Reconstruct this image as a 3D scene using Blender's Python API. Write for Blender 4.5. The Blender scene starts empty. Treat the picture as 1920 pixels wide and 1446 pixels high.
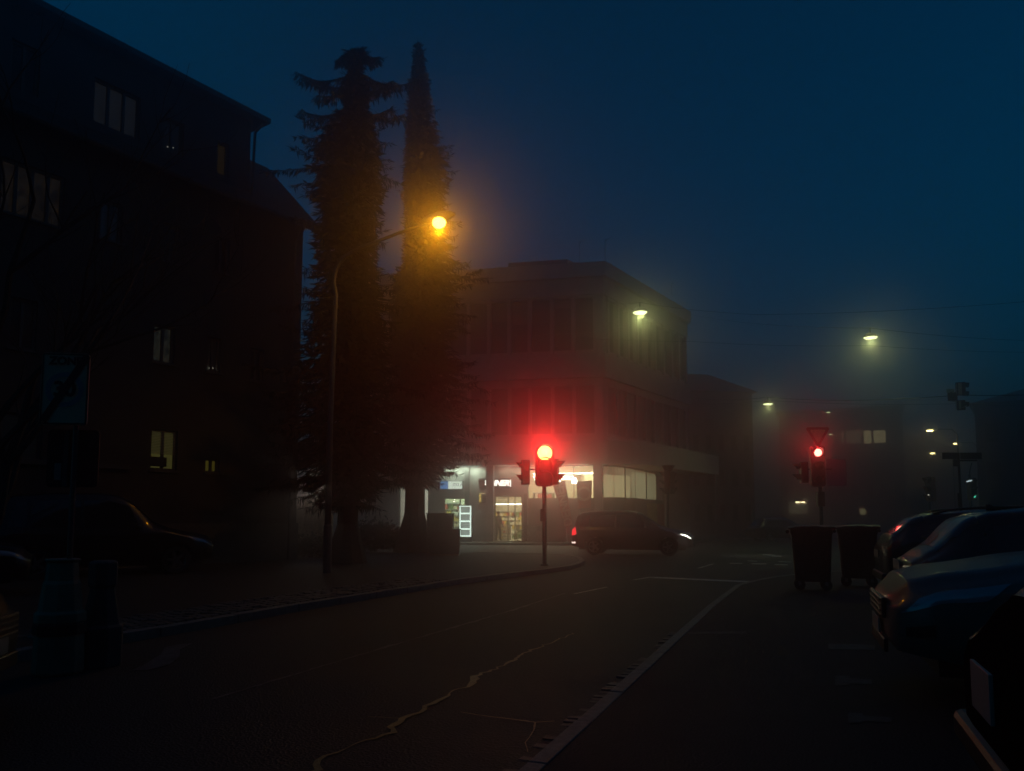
import bpy, bmesh, math, random
from mathutils import Vector, Matrix
R = math.radians
PI = math.pi
random.seed(7)
S = bpy.context.scene
COL = S.collection
W0, H0 = 1920.0, 1446.0
F = 1444.0
CAMH = 1.35
HOR = 975.0
PITCH = R(5.0)
SHIFT = ((HOR - H0 / 2) - F * math.tan(PITCH)) / W0

# ------------------------------------------------------------------ camera
cd = bpy.data.cameras.new('camera')
cam = bpy.data.objects.new('camera', cd)
COL.objects.link(cam)
cam.location = (0, 0, CAMH)
cam.rotation_euler = (PI / 2 + PITCH, 0, 0)
cd.sensor_fit = 'HORIZONTAL'
cd.sensor_width = 36.0
cd.lens = 36.0 * F / W0
cd.shift_y = SHIFT
cd.clip_start = 0.05
cd.clip_end = 2000
S.camera = cam


def ray(px, py):
    x = (px - W0 / 2) / F
    y = (H0 / 2 - py) / F + SHIFT * W0 / F
    c, s = math.cos(PITCH), math.sin(PITCH)
    d = Vector((x, c - y * s, s + y * c))
    return d / d.y


def at(px, py, Y):
    return Vector((0, 0, CAMH)) + ray(px, py) * Y


def gnd(px, py, z=0.0):
    d = ray(px, py)
    return Vector((0, 0, CAMH)) + d * ((z - CAMH) / d.z)


class Plane:
    """a vertical plane through p0 along horizontal direction u"""
    def __init__(self, p0, u):
        self.p0 = Vector((p0[0], p0[1], 0))
        self.u = Vector((u[0], u[1], 0)).normalized()
        n = Vector((self.u.y, -self.u.x, 0))
        if n.dot(-self.p0) < 0:
            n = -n
        self.n = n                      # towards the viewer's side

    def uv(self, px, py):
        d = ray(px, py)
        o = Vector((0, 0, CAMH))
        t = (self.p0 - o).dot(self.n) / d.dot(self.n)
        p = o + d * t
        return (p - self.p0).dot(self.u), p.z

    def pt(self, u, z, out=0.0):
        return self.p0 + self.u * u + self.n * out + Vector((0, 0, z))

    def hit(self, px, py, out=0.0):
        u, z = self.uv(px, py)
        return self.pt(u, z, out)


# ------------------------------------------------------------------ mesh builder
class MB:
    def __init__(self):
        self.v = []
        self.f = []

    def add(self, vs, fs):
        b = len(self.v)
        self.v += [Vector(p) for p in vs]
        self.f += [tuple(i + b for i in f) for f in fs]
        return self

    def quad(self, a, b, c, d):
        return self.add([a, b, c, d], [(0, 1, 2, 3)])

    def hexa(self, p):
        return self.add(p, [(0, 3, 2, 1), (4, 5, 6, 7), (0, 1, 5, 4), (1, 2, 6, 5), (2, 3, 7, 6), (3, 0, 4, 7)])

    def box(self, c, size, rz=0.0, rx=0.0, ry=0.0):
        m = Matrix.Translation(c) @ Matrix.Rotation(rz, 4, 'Z') @ Matrix.Rotation(ry, 4, 'Y') @ Matrix.Rotation(rx, 4, 'X')
        x, y, z = size[0] / 2, size[1] / 2, size[2] / 2
        return self.hexa([m @ Vector(q) for q in ((-x, -y, -z), (x, -y, -z), (x, y, -z), (-x, y, -z),
                                                  (-x, -y, z), (x, -y, z), (x, y, z), (-x, y, z))])

    def pbox(self, pl, u0, u1, z0, z1, o0, o1):
        """box on a Plane: from out o0 to out o1"""
        q = pl.pt
        return self.hexa([q(u0, z0, o0), q(u1, z0, o0), q(u1, z0, o1), q(u0, z0, o1),
                          q(u0, z1, o0), q(u1, z1, o0), q(u1, z1, o1), q(u0, z1, o1)])

    def prism(self, pts, z0, z1):
        n = len(pts)
        vs = [(p[0], p[1], z0) for p in pts] + [(p[0], p[1], z1) for p in pts]
        fs = [tuple(range(n))[::-1], tuple(range(n, 2 * n))]
        fs += [(i, (i + 1) % n, (i + 1) % n + n, i + n) for i in range(n)]
        return self.add(vs, fs)

    def tube(self, pts, rad, n=8, caps=True):
        pts = [Vector(p) for p in pts]
        if not isinstance(rad, (list, tuple)):
            rad = [rad] * len(pts)
        vs = []
        a = None
        for i, p in enumerate(pts):
            t = pts[min(i + 1, len(pts) - 1)] - pts[max(i - 1, 0)]
            if t.length < 1e-9:
                t = Vector((0, 0, 1))
            t.normalize()
            if a is None:
                a = t.orthogonal()
            a = a - t * a.dot(t)
            if a.length < 1e-6:
                a = t.orthogonal()
            a.normalize()
            b = t.cross(a)
            for k in range(n):
                an = 2 * PI * k / n
                vs.append(p + (a * math.cos(an) + b * math.sin(an)) * rad[i])
        fs = []
        for i in range(len(pts) - 1):
            for k in range(n):
                k2 = (k + 1) % n
                fs.append((i * n + k, i * n + k2, (i + 1) * n + k2, (i + 1) * n + k))
        if caps:
            fs.append(tuple(range(n))[::-1])
            fs.append(tuple((len(pts) - 1) * n + k for k in range(n)))
        return self.add(vs, fs)

    def lathe(self, prof, axis_m=None, n=24, caps=True):
        """prof: list of (r, z) about local z; axis_m: matrix"""
        m = axis_m or Matrix.Identity(4)
        vs = []
        for r, z in prof:
            for k in range(n):
                a = 2 * PI * k / n
                vs.append(m @ Vector((r * math.cos(a), r * math.sin(a), z)))
        fs = []
        for i in range(len(prof) - 1):
            for k in range(n):
                k2 = (k + 1) % n
                fs.append((i * n + k, i * n + k2, (i + 1) * n + k2, (i + 1) * n + k))
        if caps:
            fs.append(tuple(range(n))[::-1])
            fs.append(tuple((len(prof) - 1) * n + k for k in range(n)))
        return self.add(vs, fs)

    def ribbon(self, left, right):
        n = len(left)
        return self.add(list(left) + list(right), [(i, i + 1, n + i + 1, n + i) for i in range(n - 1)])

    def build(self, name, m, parent=None, smooth=False, bevel=0.0, world=True):
        me = bpy.data.meshes.new(name)
        if parent is not None and world:
            inv = WM(parent).inverted()
            vs = [inv @ p for p in self.v]
        else:
            vs = self.v
        me.from_pydata([tuple(p) for p in vs], [], self.f)
        me.update()
        bm = bmesh.new()
        bm.from_mesh(me)
        bmesh.ops.recalc_face_normals(bm, faces=bm.faces)
        if bevel > 0:
            bmesh.ops.remove_doubles(bm, verts=bm.verts, dist=1e-5)
            es = [e for e in bm.edges if len(e.link_faces) == 2 and e.calc_face_angle(0) > 0.6]
            bmesh.ops.bevel(bm, geom=es, offset=bevel, segments=2, profile=.5, affect='EDGES', clamp_overlap=True)
        bm.to_mesh(me)
        bm.free()
        if smooth:
            for p in me.polygons:
                p.use_smooth = True
            if smooth == 'auto':
                try:
                    me.set_sharp_from_angle(angle=R(38))
                except Exception:
                    pass
        me.materials.append(m)
        o = bpy.data.objects.new(name, me)
        COL.objects.link(o)
        if parent is not None:
            o.parent = parent
        return o


def WM(o):
    m = o.matrix_basis.copy()
    while o.parent is not None:
        o = o.parent
        m = o.matrix_basis @ m
    return m


def tag(o, label=None, cat=None, group=None, kind=None):
    if label:
        o['label'] = label
    if cat:
        o['category'] = cat
    if group:
        o['group'] = group
    if kind:
        o['kind'] = kind
    return o


def thing(name, label, cat, loc=(0, 0, 0), rz=0.0, group=None):
    o = bpy.data.objects.new(name, None)
    COL.objects.link(o)
    o.empty_display_size = .2
    o.location = loc
    o.rotation_euler = (0, 0, rz)
    o.matrix_basis = Matrix.Translation(loc) @ Matrix.Rotation(rz, 4, 'Z')
    return tag(o, label, cat, group)


def struct(o):
    o['kind'] = 'structure'
    return o


def copy_tree(o, parent=None):
    c = o.copy()
    COL.objects.link(c)
    if parent is not None:
        c.parent = parent
    for ch in [q for q in bpy.data.objects if q.parent == o]:
        copy_tree(ch, c)
    return c


def place(o, loc, rz=0.0, label=None, group=None):
    o.matrix_basis = Matrix.Translation(loc) @ Matrix.Rotation(rz, 4, 'Z')
    if label:
        o['label'] = label
    if group:
        o['group'] = group
    return o


def text_mb(txt, size, m, depth=.01, bold=0.0, shear=0.0, spacing=1.0):
    """letters as a mesh builder, in the local xy plane of matrix m, centred"""
    cu = bpy.data.curves.new('lettering', 'FONT')
    cu.body = txt
    cu.size = size
    cu.align_x = 'CENTER'
    cu.align_y = 'CENTER'
    cu.extrude = depth
    cu.offset = bold
    cu.shear = shear
    cu.space_character = spacing
    cu.resolution_u = 3
    o = bpy.data.objects.new('lettering', cu)
    COL.objects.link(o)
    dg = bpy.context.evaluated_depsgraph_get()
    me = bpy.data.meshes.new_from_object(o.evaluated_get(dg))
    mb = MB()
    mb.add([m @ v.co for v in me.vertices], [tuple(p.vertices) for p in me.polygons])
    bpy.data.objects.remove(o)
    bpy.data.curves.remove(cu)
    bpy.data.meshes.remove(me)
    return mb


def pmat(pl, u, z, out, flip=False):
    """matrix whose x runs along the screen-right direction of the plane, y up, z out"""
    ux = pl.u if pl.u.x > 0 else -pl.u
    p = pl.pt(u, z, out)
    n = ux.cross(Vector((0, 0, 1)))
    m = Matrix(((ux.x, 0, n.x, p.x), (ux.y, 0, n.y, p.y), (ux.z, 1, n.z, p.z), (0, 0, 0, 1)))
    return m


# ------------------------------------------------------------------ materials
MATS = {}


def mat(name, col, rough=.6, metal=0.0, var=0.0, scale=8.0, bump=0.0, col2=None, coat=0.0, spec=.5, detail=6.0):
    m = bpy.data.materials.new(name)
    m.use_nodes = True
    nt = m.node_tree
    b = nt.nodes['Principled BSDF']
    b.inputs['Base Color'].default_value = (*col, 1)
    b.inputs['Roughness'].default_value = rough
    b.inputs['Metallic'].default_value = metal
    b.inputs['Coat Weight'].default_value = coat
    b.inputs['Coat Roughness'].default_value = .05
    b.inputs['Specular IOR Level'].default_value = spec
    if var > 0 or col2 is not None or bump > 0:
        tc = nt.nodes.new('ShaderNodeTexCoord')
        no = nt.nodes.new('ShaderNodeTexNoise')
        no.inputs['Scale'].default_value = scale
        no.inputs['Detail'].default_value = detail
        no.inputs['Roughness'].default_value = .65
        nt.links.new(tc.outputs['Object'], no.inputs['Vector'])
        if var > 0 or col2 is not None:
            rp = nt.nodes.new('ShaderNodeValToRGB')
            c2 = col2 or tuple(max(0, c * (1 - var)) for c in col)
            c1 = col if col2 else tuple(min(1, c * (1 + var)) for c in col)
            rp.color_ramp.elements[0].position = .32
            rp.color_ramp.elements[0].color = (*c2, 1)
            rp.color_ramp.elements[1].position = .68
            rp.color_ramp.elements[1].color = (*c1, 1)
            nt.links.new(no.outputs['Fac'], rp.inputs['Fac'])
            nt.links.new(rp.outputs['Color'], b.inputs['Base Color'])
        if bump > 0:
            n2 = nt.nodes.new('ShaderNodeTexNoise')
            n2.inputs['Scale'].default_value = scale * 6
            n2.inputs['Detail'].default_value = 5
            nt.links.new(tc.outputs['Object'], n2.inputs['Vector'])
            bp = nt.nodes.new('ShaderNodeBump')
            bp.inputs['Strength'].default_value = bump
            bp.inputs['Distance'].default_value = .02
            nt.links.new(n2.outputs['Fac'], bp.inputs['Height'])
            nt.links.new(bp.outputs['Normal'], b.inputs['Normal'])
    MATS[name] = m
    return m


def emat(name, col, strength, sample=False, base=(.02, .02, .02), var=0.0, scale=3.0):
    m = bpy.data.materials.new(name)
    m.use_nodes = True
    nt = m.node_tree
    b = nt.nodes['Principled BSDF']
    b.inputs['Base Color'].default_value = (*base, 1)
    b.inputs['Roughness'].default_value = .4
    b.inputs['Emission Color'].default_value = (*col, 1)
    b.inputs['Emission Strength'].default_value = strength
    if var > 0:
        tc = nt.nodes.new('ShaderNodeTexCoord')
        no = nt.nodes.new('ShaderNodeTexNoise')
        no.inputs['Scale'].default_value = scale
        no.inputs['Detail'].default_value = 5
        nt.links.new(tc.outputs['Object'], no.inputs['Vector'])
        rp = nt.nodes.new('ShaderNodeValToRGB')
        rp.color_ramp.elements[0].position = .35
        rp.color_ramp.elements[1].position = .65
        rp.color_ramp.elements[0].color = (*[c * (1 - var) for c in col], 1)
        rp.color_ramp.elements[1].color = (*col, 1)
        nt.links.new(no.outputs['Fac'], rp.inputs['Fac'])
        nt.links.new(rp.outputs['Color'], b.inputs['Emission Color'])
    m.cycles.emission_sampling = 'AUTO' if sample else 'NONE'
    MATS[name] = m
    return m


def glassmat(name, tint=(.9, .95, .93), refl=.12):
    m = bpy.data.materials.new(name)
    m.use_nodes = True
    nt = m.node_tree
    nt.nodes.clear()
    o = nt.nodes.new('ShaderNodeOutputMaterial')
    mx = nt.nodes.new('ShaderNodeMixShader')
    t = nt.nodes.new('ShaderNodeBsdfTransparent')
    g = nt.nodes.new('ShaderNodeBsdfGlossy')
    lw = nt.nodes.new('ShaderNodeFresnel')
    lw.inputs['IOR'].default_value = 1.45
    t.inputs['Color'].default_value = (*tint, 1)
    g.inputs['Roughness'].default_value = .03
    nt.links.new(lw.outputs['Fac'], mx.inputs['Fac'])
    nt.links.new(t.outputs['BSDF'], mx.inputs[1])
    nt.links.new(g.outputs['BSDF'], mx.inputs[2])
    nt.links.new(mx.outputs['Shader'], o.inputs['Surface'])
    MATS[name] = m
    return m


def asphalt(name, col, scale=1.0, rough=.55, bump=.5):
    m = mat(name, col, rough)
    nt = m.node_tree
    b = nt.nodes['Principled BSDF']
    tc = nt.nodes.new('ShaderNodeTexCoord')
    n1 = nt.nodes.new('ShaderNodeTexNoise')
    n1.inputs['Scale'].default_value = .45 * scale
    n1.inputs['Detail'].default_value = 9
    n1.inputs['Roughness'].default_value = .7
    n2 = nt.nodes.new('ShaderNodeTexVoronoi')
    n2.inputs['Scale'].default_value = 55 * scale
    nt.links.new(tc.outputs['Object'], n1.inputs['Vector'])
    nt.links.new(tc.outputs['Object'], n2.inputs['Vector'])
    rp = nt.nodes.new('ShaderNodeValToRGB')
    rp.color_ramp.elements[0].position = .3
    rp.color_ramp.elements[1].position = .72
    rp.color_ramp.elements[0].color = (*[c * .55 for c in col], 1)
    rp.color_ramp.elements[1].color = (*[c * 1.35 for c in col], 1)
    nt.links.new(n1.outputs['Fac'], rp.inputs['Fac'])
    mx = nt.nodes.new('ShaderNodeMix')
    mx.data_type = 'RGBA'
    mx.blend_type = 'MULTIPLY'
    mx.inputs['Factor'].default_value = .7
    nt.links.new(rp.outputs['Color'], mx.inputs[6])
    r3 = nt.nodes.new('ShaderNodeValToRGB')
    r3.color_ramp.elements[0].color = (.45, .45, .45, 1)
    r3.color_ramp.elements[1].color = (1.0, 1.0, 1.0, 1)
    nt.links.new(n2.outputs['Color'], r3.inputs['Fac'])
    nt.links.new(r3.outputs['Color'], mx.inputs[7])
    nt.links.new(mx.outputs[2], b.inputs['Base Color'])
    rr = nt.nodes.new('ShaderNodeMapRange')
    rr.inputs['To Min'].default_value = rough - .15
    rr.inputs['To Max'].default_value = rough + .2
    nt.links.new(n1.outputs['Fac'], rr.inputs['Value'])
    nt.links.new(rr.outputs['Result'], b.inputs['Roughness'])
    bp = nt.nodes.new('ShaderNodeBump')
    bp.inputs['Strength'].default_value = bump
    bp.inputs['Distance'].default_value = .012
    nt.links.new(n2.outputs['Distance'], bp.inputs['Height'])
    nt.links.new(bp.outputs['Normal'], b.inputs['Normal'])
    return m


M_ground = asphalt('ground_dirt', (.025, .021, .018), .6, .8)
M_road = asphalt('road_asphalt', (.034, .032, .030), 1.0, .66)
M_pave = asphalt('pavement_asphalt', (.042, .038, .034), 1.0, .65)
M_park = asphalt('parking_asphalt', (.022, .021, .021), 1.0, .75)
M_granite = mat('granite_kerb', (.2, .18, .155), .6, var=.35, scale=14, bump=.4)  # grey granite with amber lamplight warmth put into its colour
M_cobble = mat('cobble_stone', (.10, .085, .07), .55, var=.5, scale=5, bump=.4)
M_paint = mat('road_paint', (.6, .58, .52), .55, var=.35, scale=6)
M_seal = mat('crack_seal', (.33, .22, .075), .45, var=.35, scale=9, bump=.3)  # amber lamp reflection on the tar is put into this colour
M_patch = mat('repair_patch', (.12, .11, .10), .5, var=.4, scale=4, bump=.4)
M_render = mat('house_render', (.06, .053, .046), .85, var=.3, scale=1.2, bump=.15)
M_plinth = mat('house_plinth', (.1, .092, .082), .85, var=.25, scale=1.5, bump=.2)
M_roof = mat('roof_tile', (.06, .045, .04), .75, var=.3, scale=3, bump=.3)
M_frame = mat('window_frame', (.45, .44, .42), .5, var=.1, scale=5)
M_hframe = mat('house_window_frame', (.11, .10, .09), .6, var=.2, scale=5)
M_zinc = mat('weathered_zinc', (.06, .06, .06), .7, .2, var=.3, scale=4)
M_worn = mat('worn_paint', (.09, .09, .085), .7, col2=(.03, .03, .03), scale=9)
M_darkglass = mat('dark_glass', (.012, .013, .015), .22, spec=.3)
M_concrete = mat('concrete', (.36, .33, .31), .8, var=.18, scale=.9, bump=.12)
M_concrete2 = mat('concrete_spandrel', (.33, .3, .28), .8, var=.2, scale=1.1, bump=.12)
M_dark = mat('dark_cladding', (.045, .042, .042), .55, var=.2, scale=2)
M_metal = mat('galvanised_steel', (.3, .3, .29), .45, .7, var=.2, scale=6)
M_polegreen = mat('painted_pole', (.1, .1, .095), .45, .2, var=.25, scale=4)
M_black = mat('black_plastic', (.015, .015, .016), .5, var=.25, scale=8)
M_housing = mat('signal_housing', (.03, .032, .03), .42, var=.2, scale=8)
M_bark = mat('bark', (.05, .038, .028), .9, var=.5, scale=9, bump=.8)
M_needle = mat('spruce_needles', (.012, .017, .010), .8, var=.35, scale=1.6)
M_needle2 = mat('spruce_needles_pale', (.013, .017, .010), .8, var=.35, scale=1.6)
M_leaf = mat('shrub_leaf', (.035, .05, .02), .7, var=.4, scale=3)
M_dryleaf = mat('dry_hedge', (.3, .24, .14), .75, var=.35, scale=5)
M_signwarm = mat('sign_white_lamp_tint', (.75, .55, .34), .45, var=.06, scale=5)  # white sign faces, amber street-lamp warmth put into the colour
M_signgrey = mat('sign_grey', (.33, .33, .33), .45)
M_signblack = mat('sign_black', (.02, .02, .02), .5)
M_signred = mat('sign_red', (.35, .02, .02), .45)
M_tyre = mat('tyre_rubber', (.018, .018, .018), .8, var=.3, scale=20)
M_rim = mat('alloy_rim', (.35, .35, .36), .3, .9)
M_cglass = mat('car_glass', (.012, .013, .015), .04, coat=.3)
M_clens = mat('lamp_lens', (.35, .36, .38), .08, .3)
M_tlens = mat('tail_lens', (.12, .006, .008), .25, spec=.25)
M_trim = mat('black_trim', (.012, .012, .013), .4)
M_chrome = mat('chrome', (.3, .3, .3), .15, 1.0)
M_plate = mat('number_plate', (.3, .28, .23), .5)
M_wire = mat('cable', (.012, .012, .012), .6)
GLASS = glassmat('shop_glass')
DENS = 0.0175
ANIS = 0.935
FOG = (.92, .80, .80, 1)
SUN_EL = 0.3
SUN_ROT = 270
SKY_TINT = (.02, 1.85, 1, 1)
SKY_STR = 0.15
# ================================================================== ground, road, kerbs
def lerp(a, b, t):
    return a + (b - a) * t


def polyline_offset(pts, d):
    """offset of a ground polyline to its left by d"""
    out = []
    for i, p in enumerate(pts):
        t = (pts[min(i + 1, len(pts) - 1)] - pts[max(i - 1, 0)])
        t = Vector((t.x, t.y, 0)).normalized()
        out.append(p + Vector((-t.y, t.x, 0)) * d)
    return out


def resample(pts, step):
    out = [pts[0].copy()]
    for a, b in zip(pts, pts[1:]):
        n = max(1, int((b - a).length / step))
        for k in range(1, n + 1):
            out.append(lerp(a, b, k / n))
    return out


def setz(pts, z):
    return [Vector((p.x, p.y, z)) for p in pts]


g = MB()
g.quad((-170, -45, -.012), (170, -45, -.012), (170, 270, -.012), (-170, 270, -.012))
struct(g.build('ground', M_ground))

# left kerb line, from behind the camera up to the rounded street corner and back along the cross street
kl_dir = (gnd(860, 1096) - gnd(300, 1195)).normalized()
LK = [gnd(300, 1195) - kl_dir * 26, gnd(300, 1195), gnd(560, 1147), gnd(860, 1096), gnd(960, 1083), gnd(1030, 1074.5),
      gnd(1066, 1069), gnd(1087, 1063.5), gnd(1096, 1058), gnd(1090, 1051), gnd(1072, 1046.5), gnd(1030, 1043.5),
      gnd(900, 1041), gnd(500, 1040), gnd(-300, 1040)]
LK = setz(LK, 0)
pv = MB()
far = [Vector((-60, LK[-1].y, 0)), Vector((-60, LK[0].y, 0))]
pv.prism([(p.x, p.y) for p in LK + far], -.01, .10)
struct(pv.build('pavement', M_pave))


def strip(pts, d0, d1, z0, z1, mb=None):
    """solid strip along a polyline from offset d0 to d1"""
    mb = mb or MB()
    a = polyline_offset(pts, d0)
    b = polyline_offset(pts, d1)
    n = len(a)
    vs = setz(a, z0) + setz(b, z0) + setz(a, z1) + setz(b, z1)
    fs = []
    for i in range(n - 1):
        fs += [(2 * n + i, 2 * n + i + 1, 3 * n + i + 1, 3 * n + i), (i, i + 1, 2 * n + i + 1, 2 * n + i),
               (n + i, 3 * n + i, 3 * n + i + 1, n + i + 1)]
    fs += [(0, 2 * n, 3 * n, n), (n - 1, 2 * n - 1, 4 * n - 1, 3 * n - 1)]
    return mb.add(vs, fs)


kb = resample(LK[:14], .9)
m = MB()
for a, b in zip(kb, kb[1:]):            # separate kerbstones with joints
    t = (b - a)
    strip([a + t * .008, b - t * .008], -.005, .15, 0, .112 + random.uniform(-.004, .004), m)
struct(m.build('kerb', M_granite, bevel=.008))

# right kerb line of the road, up to the corner by the bins
RK = [gnd(990, 1446) - (gnd(1380, 1095) - gnd(990, 1446)) * .7, gnd(990, 1446), gnd(1190, 1266), gnd(1330, 1139), gnd(1380, 1101),
      gnd(1415, 1092), gnd(1450, 1085), gnd(1490, 1080), gnd(1570, 1074), gnd(1700, 1068), gnd(2100, 1062), gnd(2700, 1060)]
RK = setz(RK, 0)
pk = MB()
pk.prism([(p.x, p.y) for p in RK] + [(60, RK[-1].y), (60, RK[0].y)], -.01, .045)
struct(pk.build('parking_area', M_park))
m = MB()
kb = resample(RK, .8)
for a, b in zip(kb, kb[1:]):
    t = (b - a)
    strip([a + t * .006, b - t * .006], -.11, .0, 0, .052 + random.uniform(-.003, .003), m)
struct(m.build('kerb', M_granite, bevel=.008))

# roadway: one big sheet between and beyond the kerbs
rd = MB()
n1 = [p for p in LK[:13]]
rd.add([(-60, -40, .0), (60, -40, .0), (60, 150, .0), (-60, 150, .0)], [(0, 1, 2, 3)])
struct(rd.build('road', M_road))

# cobbled strips
def cobbles(line, d0, d1, s, keep=1.0, z=.012):
    mb = MB()
    L = resample(line, s)
    rows = max(1, int(abs(d1 - d0) / s))
    for i in range(len(L) - 1):
        t = (L[i + 1] - L[i]).normalized()
        nrm = Vector((-t.y, t.x, 0))
        for r in range(rows):
            if random.random() > keep:
                continue
            d = d0 + (d1 - d0) * (r + .5) / rows
            c = L[i] + (L[i + 1] - L[i]) * (.5 + (.25 if r % 2 else -.2) + random.uniform(-.06, .06)) + nrm * d
            a = s * random.uniform(.74, .92)
            b_ = abs(d1 - d0) / rows * random.uniform(.76, .92)
            hz = z + random.uniform(0, .014)
            mb.box((c.x, c.y, hz / 2 - .005), (a, b_, hz + .01), math.atan2(t.y, t.x) + random.uniform(-.09, .09),
                   random.uniform(-.05, .05), random.uniform(-.05, .05))
    return mb


lk_near = [gnd(150, 1224), gnd(300, 1195), gnd(560, 1147), gnd(860, 1096)]
struct(cobbles(setz(lk_near, 0), .17, 1.15, .15, .93, .118).build('cobble_strip', M_cobble, bevel=.012))
struct(cobbles([RK[1] - (RK[2] - RK[1]) * .3, RK[1], RK[2], lerp(RK[2], RK[3], .5)], .012, .13, .085, .34, .001).build('cobble_gutter', M_cobble, bevel=.012))

# painted markings
m = MB()


def paint(pts):
    m.add([gnd(x, y, .006) for x, y in pts], [tuple(range(len(pts)))])


paint([(1073, 1113.5), (1080, 1113.5), (1141, 1101), (1136, 1100.5)])
paint([(1184, 1087.5), (1192, 1087.5), (1224, 1082.5), (1217, 1081.5)])
paint([(1217, 1083.5), (1217, 1081.2), (1412, 1090), (1412, 1092.6)])
paint([(1306, 1065.5), (1313, 1065.5), (1340, 1057.5), (1335, 1057)])
for x0, x1, y in ((1368, 1392, 1056), (1409, 1437, 1057), (1452, 1477, 1058.5)):
    paint([(x0, y + 1), (x1, y + 1.4), (x1, y - .2), (x0, y - .6)])
for x0, x1, y in ((1402, 1420, 1051.5), (1430, 1452, 1040), (1447, 1465, 1042.5), (1459, 1484, 1053)):
    paint([(x0, y + .8), (x1, y + 1.6), (x1, y + .3), (x0, y - .5)])
struct(m.build('road_marking', M_paint))
m = MB()
for (x0, y0, x1, y1) in ((1566, 1275, 1635, 1279), (1590, 1345, 1672, 1350), (1553, 1212, 1640, 1214), (1290, 1187, 1400, 1186)):
    w = 5 if y0 > 1200 else 2
    a, b, c, d = gnd(x0, y0 + w, .049), gnd(x1, y1 + w, .049), gnd(x1, y1 - w, .049), gnd(x0, y0 - w, .049)
    m.quad(a, b, c, d)
    if y0 > 1260:
        m.quad(gnd(x0, y0 + w + 5, .0505), gnd(x0 + 26, y0 + w + 5, .0505), gnd(x0 + 28, y0 - w - 3, .0505), gnd(x0, y0 - w - 3, .0505))
struct(m.build('parking_marking', M_worn))


# the sealed crack running along the carriageway, and thin cracks off it
def seam(pts, widths, z, jit=.028):
    P = [gnd(x, y, z) for x, y in pts]
    L, Rr = [], []
    full, ws = [], []
    for i in range(len(P) - 1):
        n = max(2, int((P[i + 1] - P[i]).length / .07))
        for k in range(n):
            full.append(lerp(P[i], P[i + 1], k / n))
            ws.append(lerp(widths[i], widths[i + 1], k / n))
    full.append(P[-1])
    ws.append(widths[-1])
    from mathutils import noise as _ns
    for i, p in enumerate(full):
        ws[i] *= max(.25, 1 + 1.1 * _ns.noise((p.x * 2.3, p.y * 2.3, z * 99)))
        t = (full[min(i + 1, len(full) - 1)] - full[max(i - 1, 0)])
        t = Vector((t.x, t.y, 0)).normalized()
        n = Vector((-t.y, t.x, 0))
        p = p + n * random.uniform(-jit, jit)
        L.append(p + n * ws[i] * random.uniform(.15, .6))
        Rr.append(p - n * ws[i] * random.uniform(.15, .6))
    return L, Rr


main_px = [(560, 1470), (588, 1443), (612, 1417), (668, 1394), (738, 1373), (731, 1363), (757, 1347), (785, 1335), (813, 1319), (837, 1309), (851, 1295),
           (874, 1288), (888, 1272), (907, 1262), (935, 1251), (958, 1239), (987, 1223), (1029, 1206), (1076, 1187)]
wd = [.05, .05, .055, .05, .07, .07, .06, .06, .06, .06, .06, .06, .055, .05, .05, .045, .045, .03, .015]
m = MB()
m.ribbon(*seam(main_px, wd, .007))
m.ribbon(*seam([(690, 1344), (720, 1345), (752, 1347)], [.008, .014, .02], .0075, .004))
m.ribbon(*seam([(864, 1335), (900, 1341), (950, 1347), (1003, 1354), (1040, 1352)], [.012, .016, .018, .022, .02], .0075, .004))
m.ribbon(*seam([(1003, 1354), (998, 1375), (985, 1392), (990, 1410)], [.02, .02, .018, .012], .008, .006))
struct(m.build('crack_sealing', M_seal))
m = MB()
m.ribbon(*seam([(400, 1310), (560, 1262), (745, 1207), (958, 1145), (1060, 1112)], [.03, .05, .06, .05, .03], .0065, .01))
struct(m.build('asphalt_joint', M_patch))
m = MB()
pp = [(362, 1206), (335, 1208), (310, 1214), (300, 1228), (270, 1246), (248, 1257), (275, 1257), (318, 1246), (336, 1232), (338, 1218)]
m.add([gnd(x, y, .0068) for x, y in pp], [tuple(range(len(pp)))])
struct(m.build('repair_patch', M_patch))


# ================================================================== facade tools
def facade(pl, u0, u1, z0, z1, holes, reveal=.16):
    """wall sheet with real openings and reveals. holes: (ua, ub, za, zb)"""
    us = sorted(set([u0, u1] + [h[0] for h in holes] + [h[1] for h in holes]))
    zs = sorted(set([z0, z1] + [h[2] for h in holes] + [h[3] for h in holes]))
    us = [u for u in us if u0 - 1e-6 <= u <= u1 + 1e-6]
    zs = [z for z in zs if z0 - 1e-6 <= z <= z1 + 1e-6]
    mb = MB()
    for a, b in zip(us, us[1:]):
        for c, d in zip(zs, zs[1:]):
            um, zm = (a + b) / 2, (c + d) / 2
            if any(h[0] < um < h[1] and h[2] < zm < h[3] for h in holes):
                continue
            mb.quad(pl.pt(a, c), pl.pt(b, c), pl.pt(b, d), pl.pt(a, d))
    for a, b, c, d in holes:
        r = -reveal
        mb.quad(pl.pt(a, c), pl.pt(a, d), pl.pt(a, d, r), pl.pt(a, c, r))
        mb.quad(pl.pt(b, c), pl.pt(b, d), pl.pt(b, d, r), pl.pt(b, c, r))
        mb.quad(pl.pt(a, c), pl.pt(b, c), pl.pt(b, c, r), pl.pt(a, c, r))
        mb.quad(pl.pt(a, d), pl.pt(b, d), pl.pt(b, d, r), pl.pt(a, d, r))
    return mb


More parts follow.
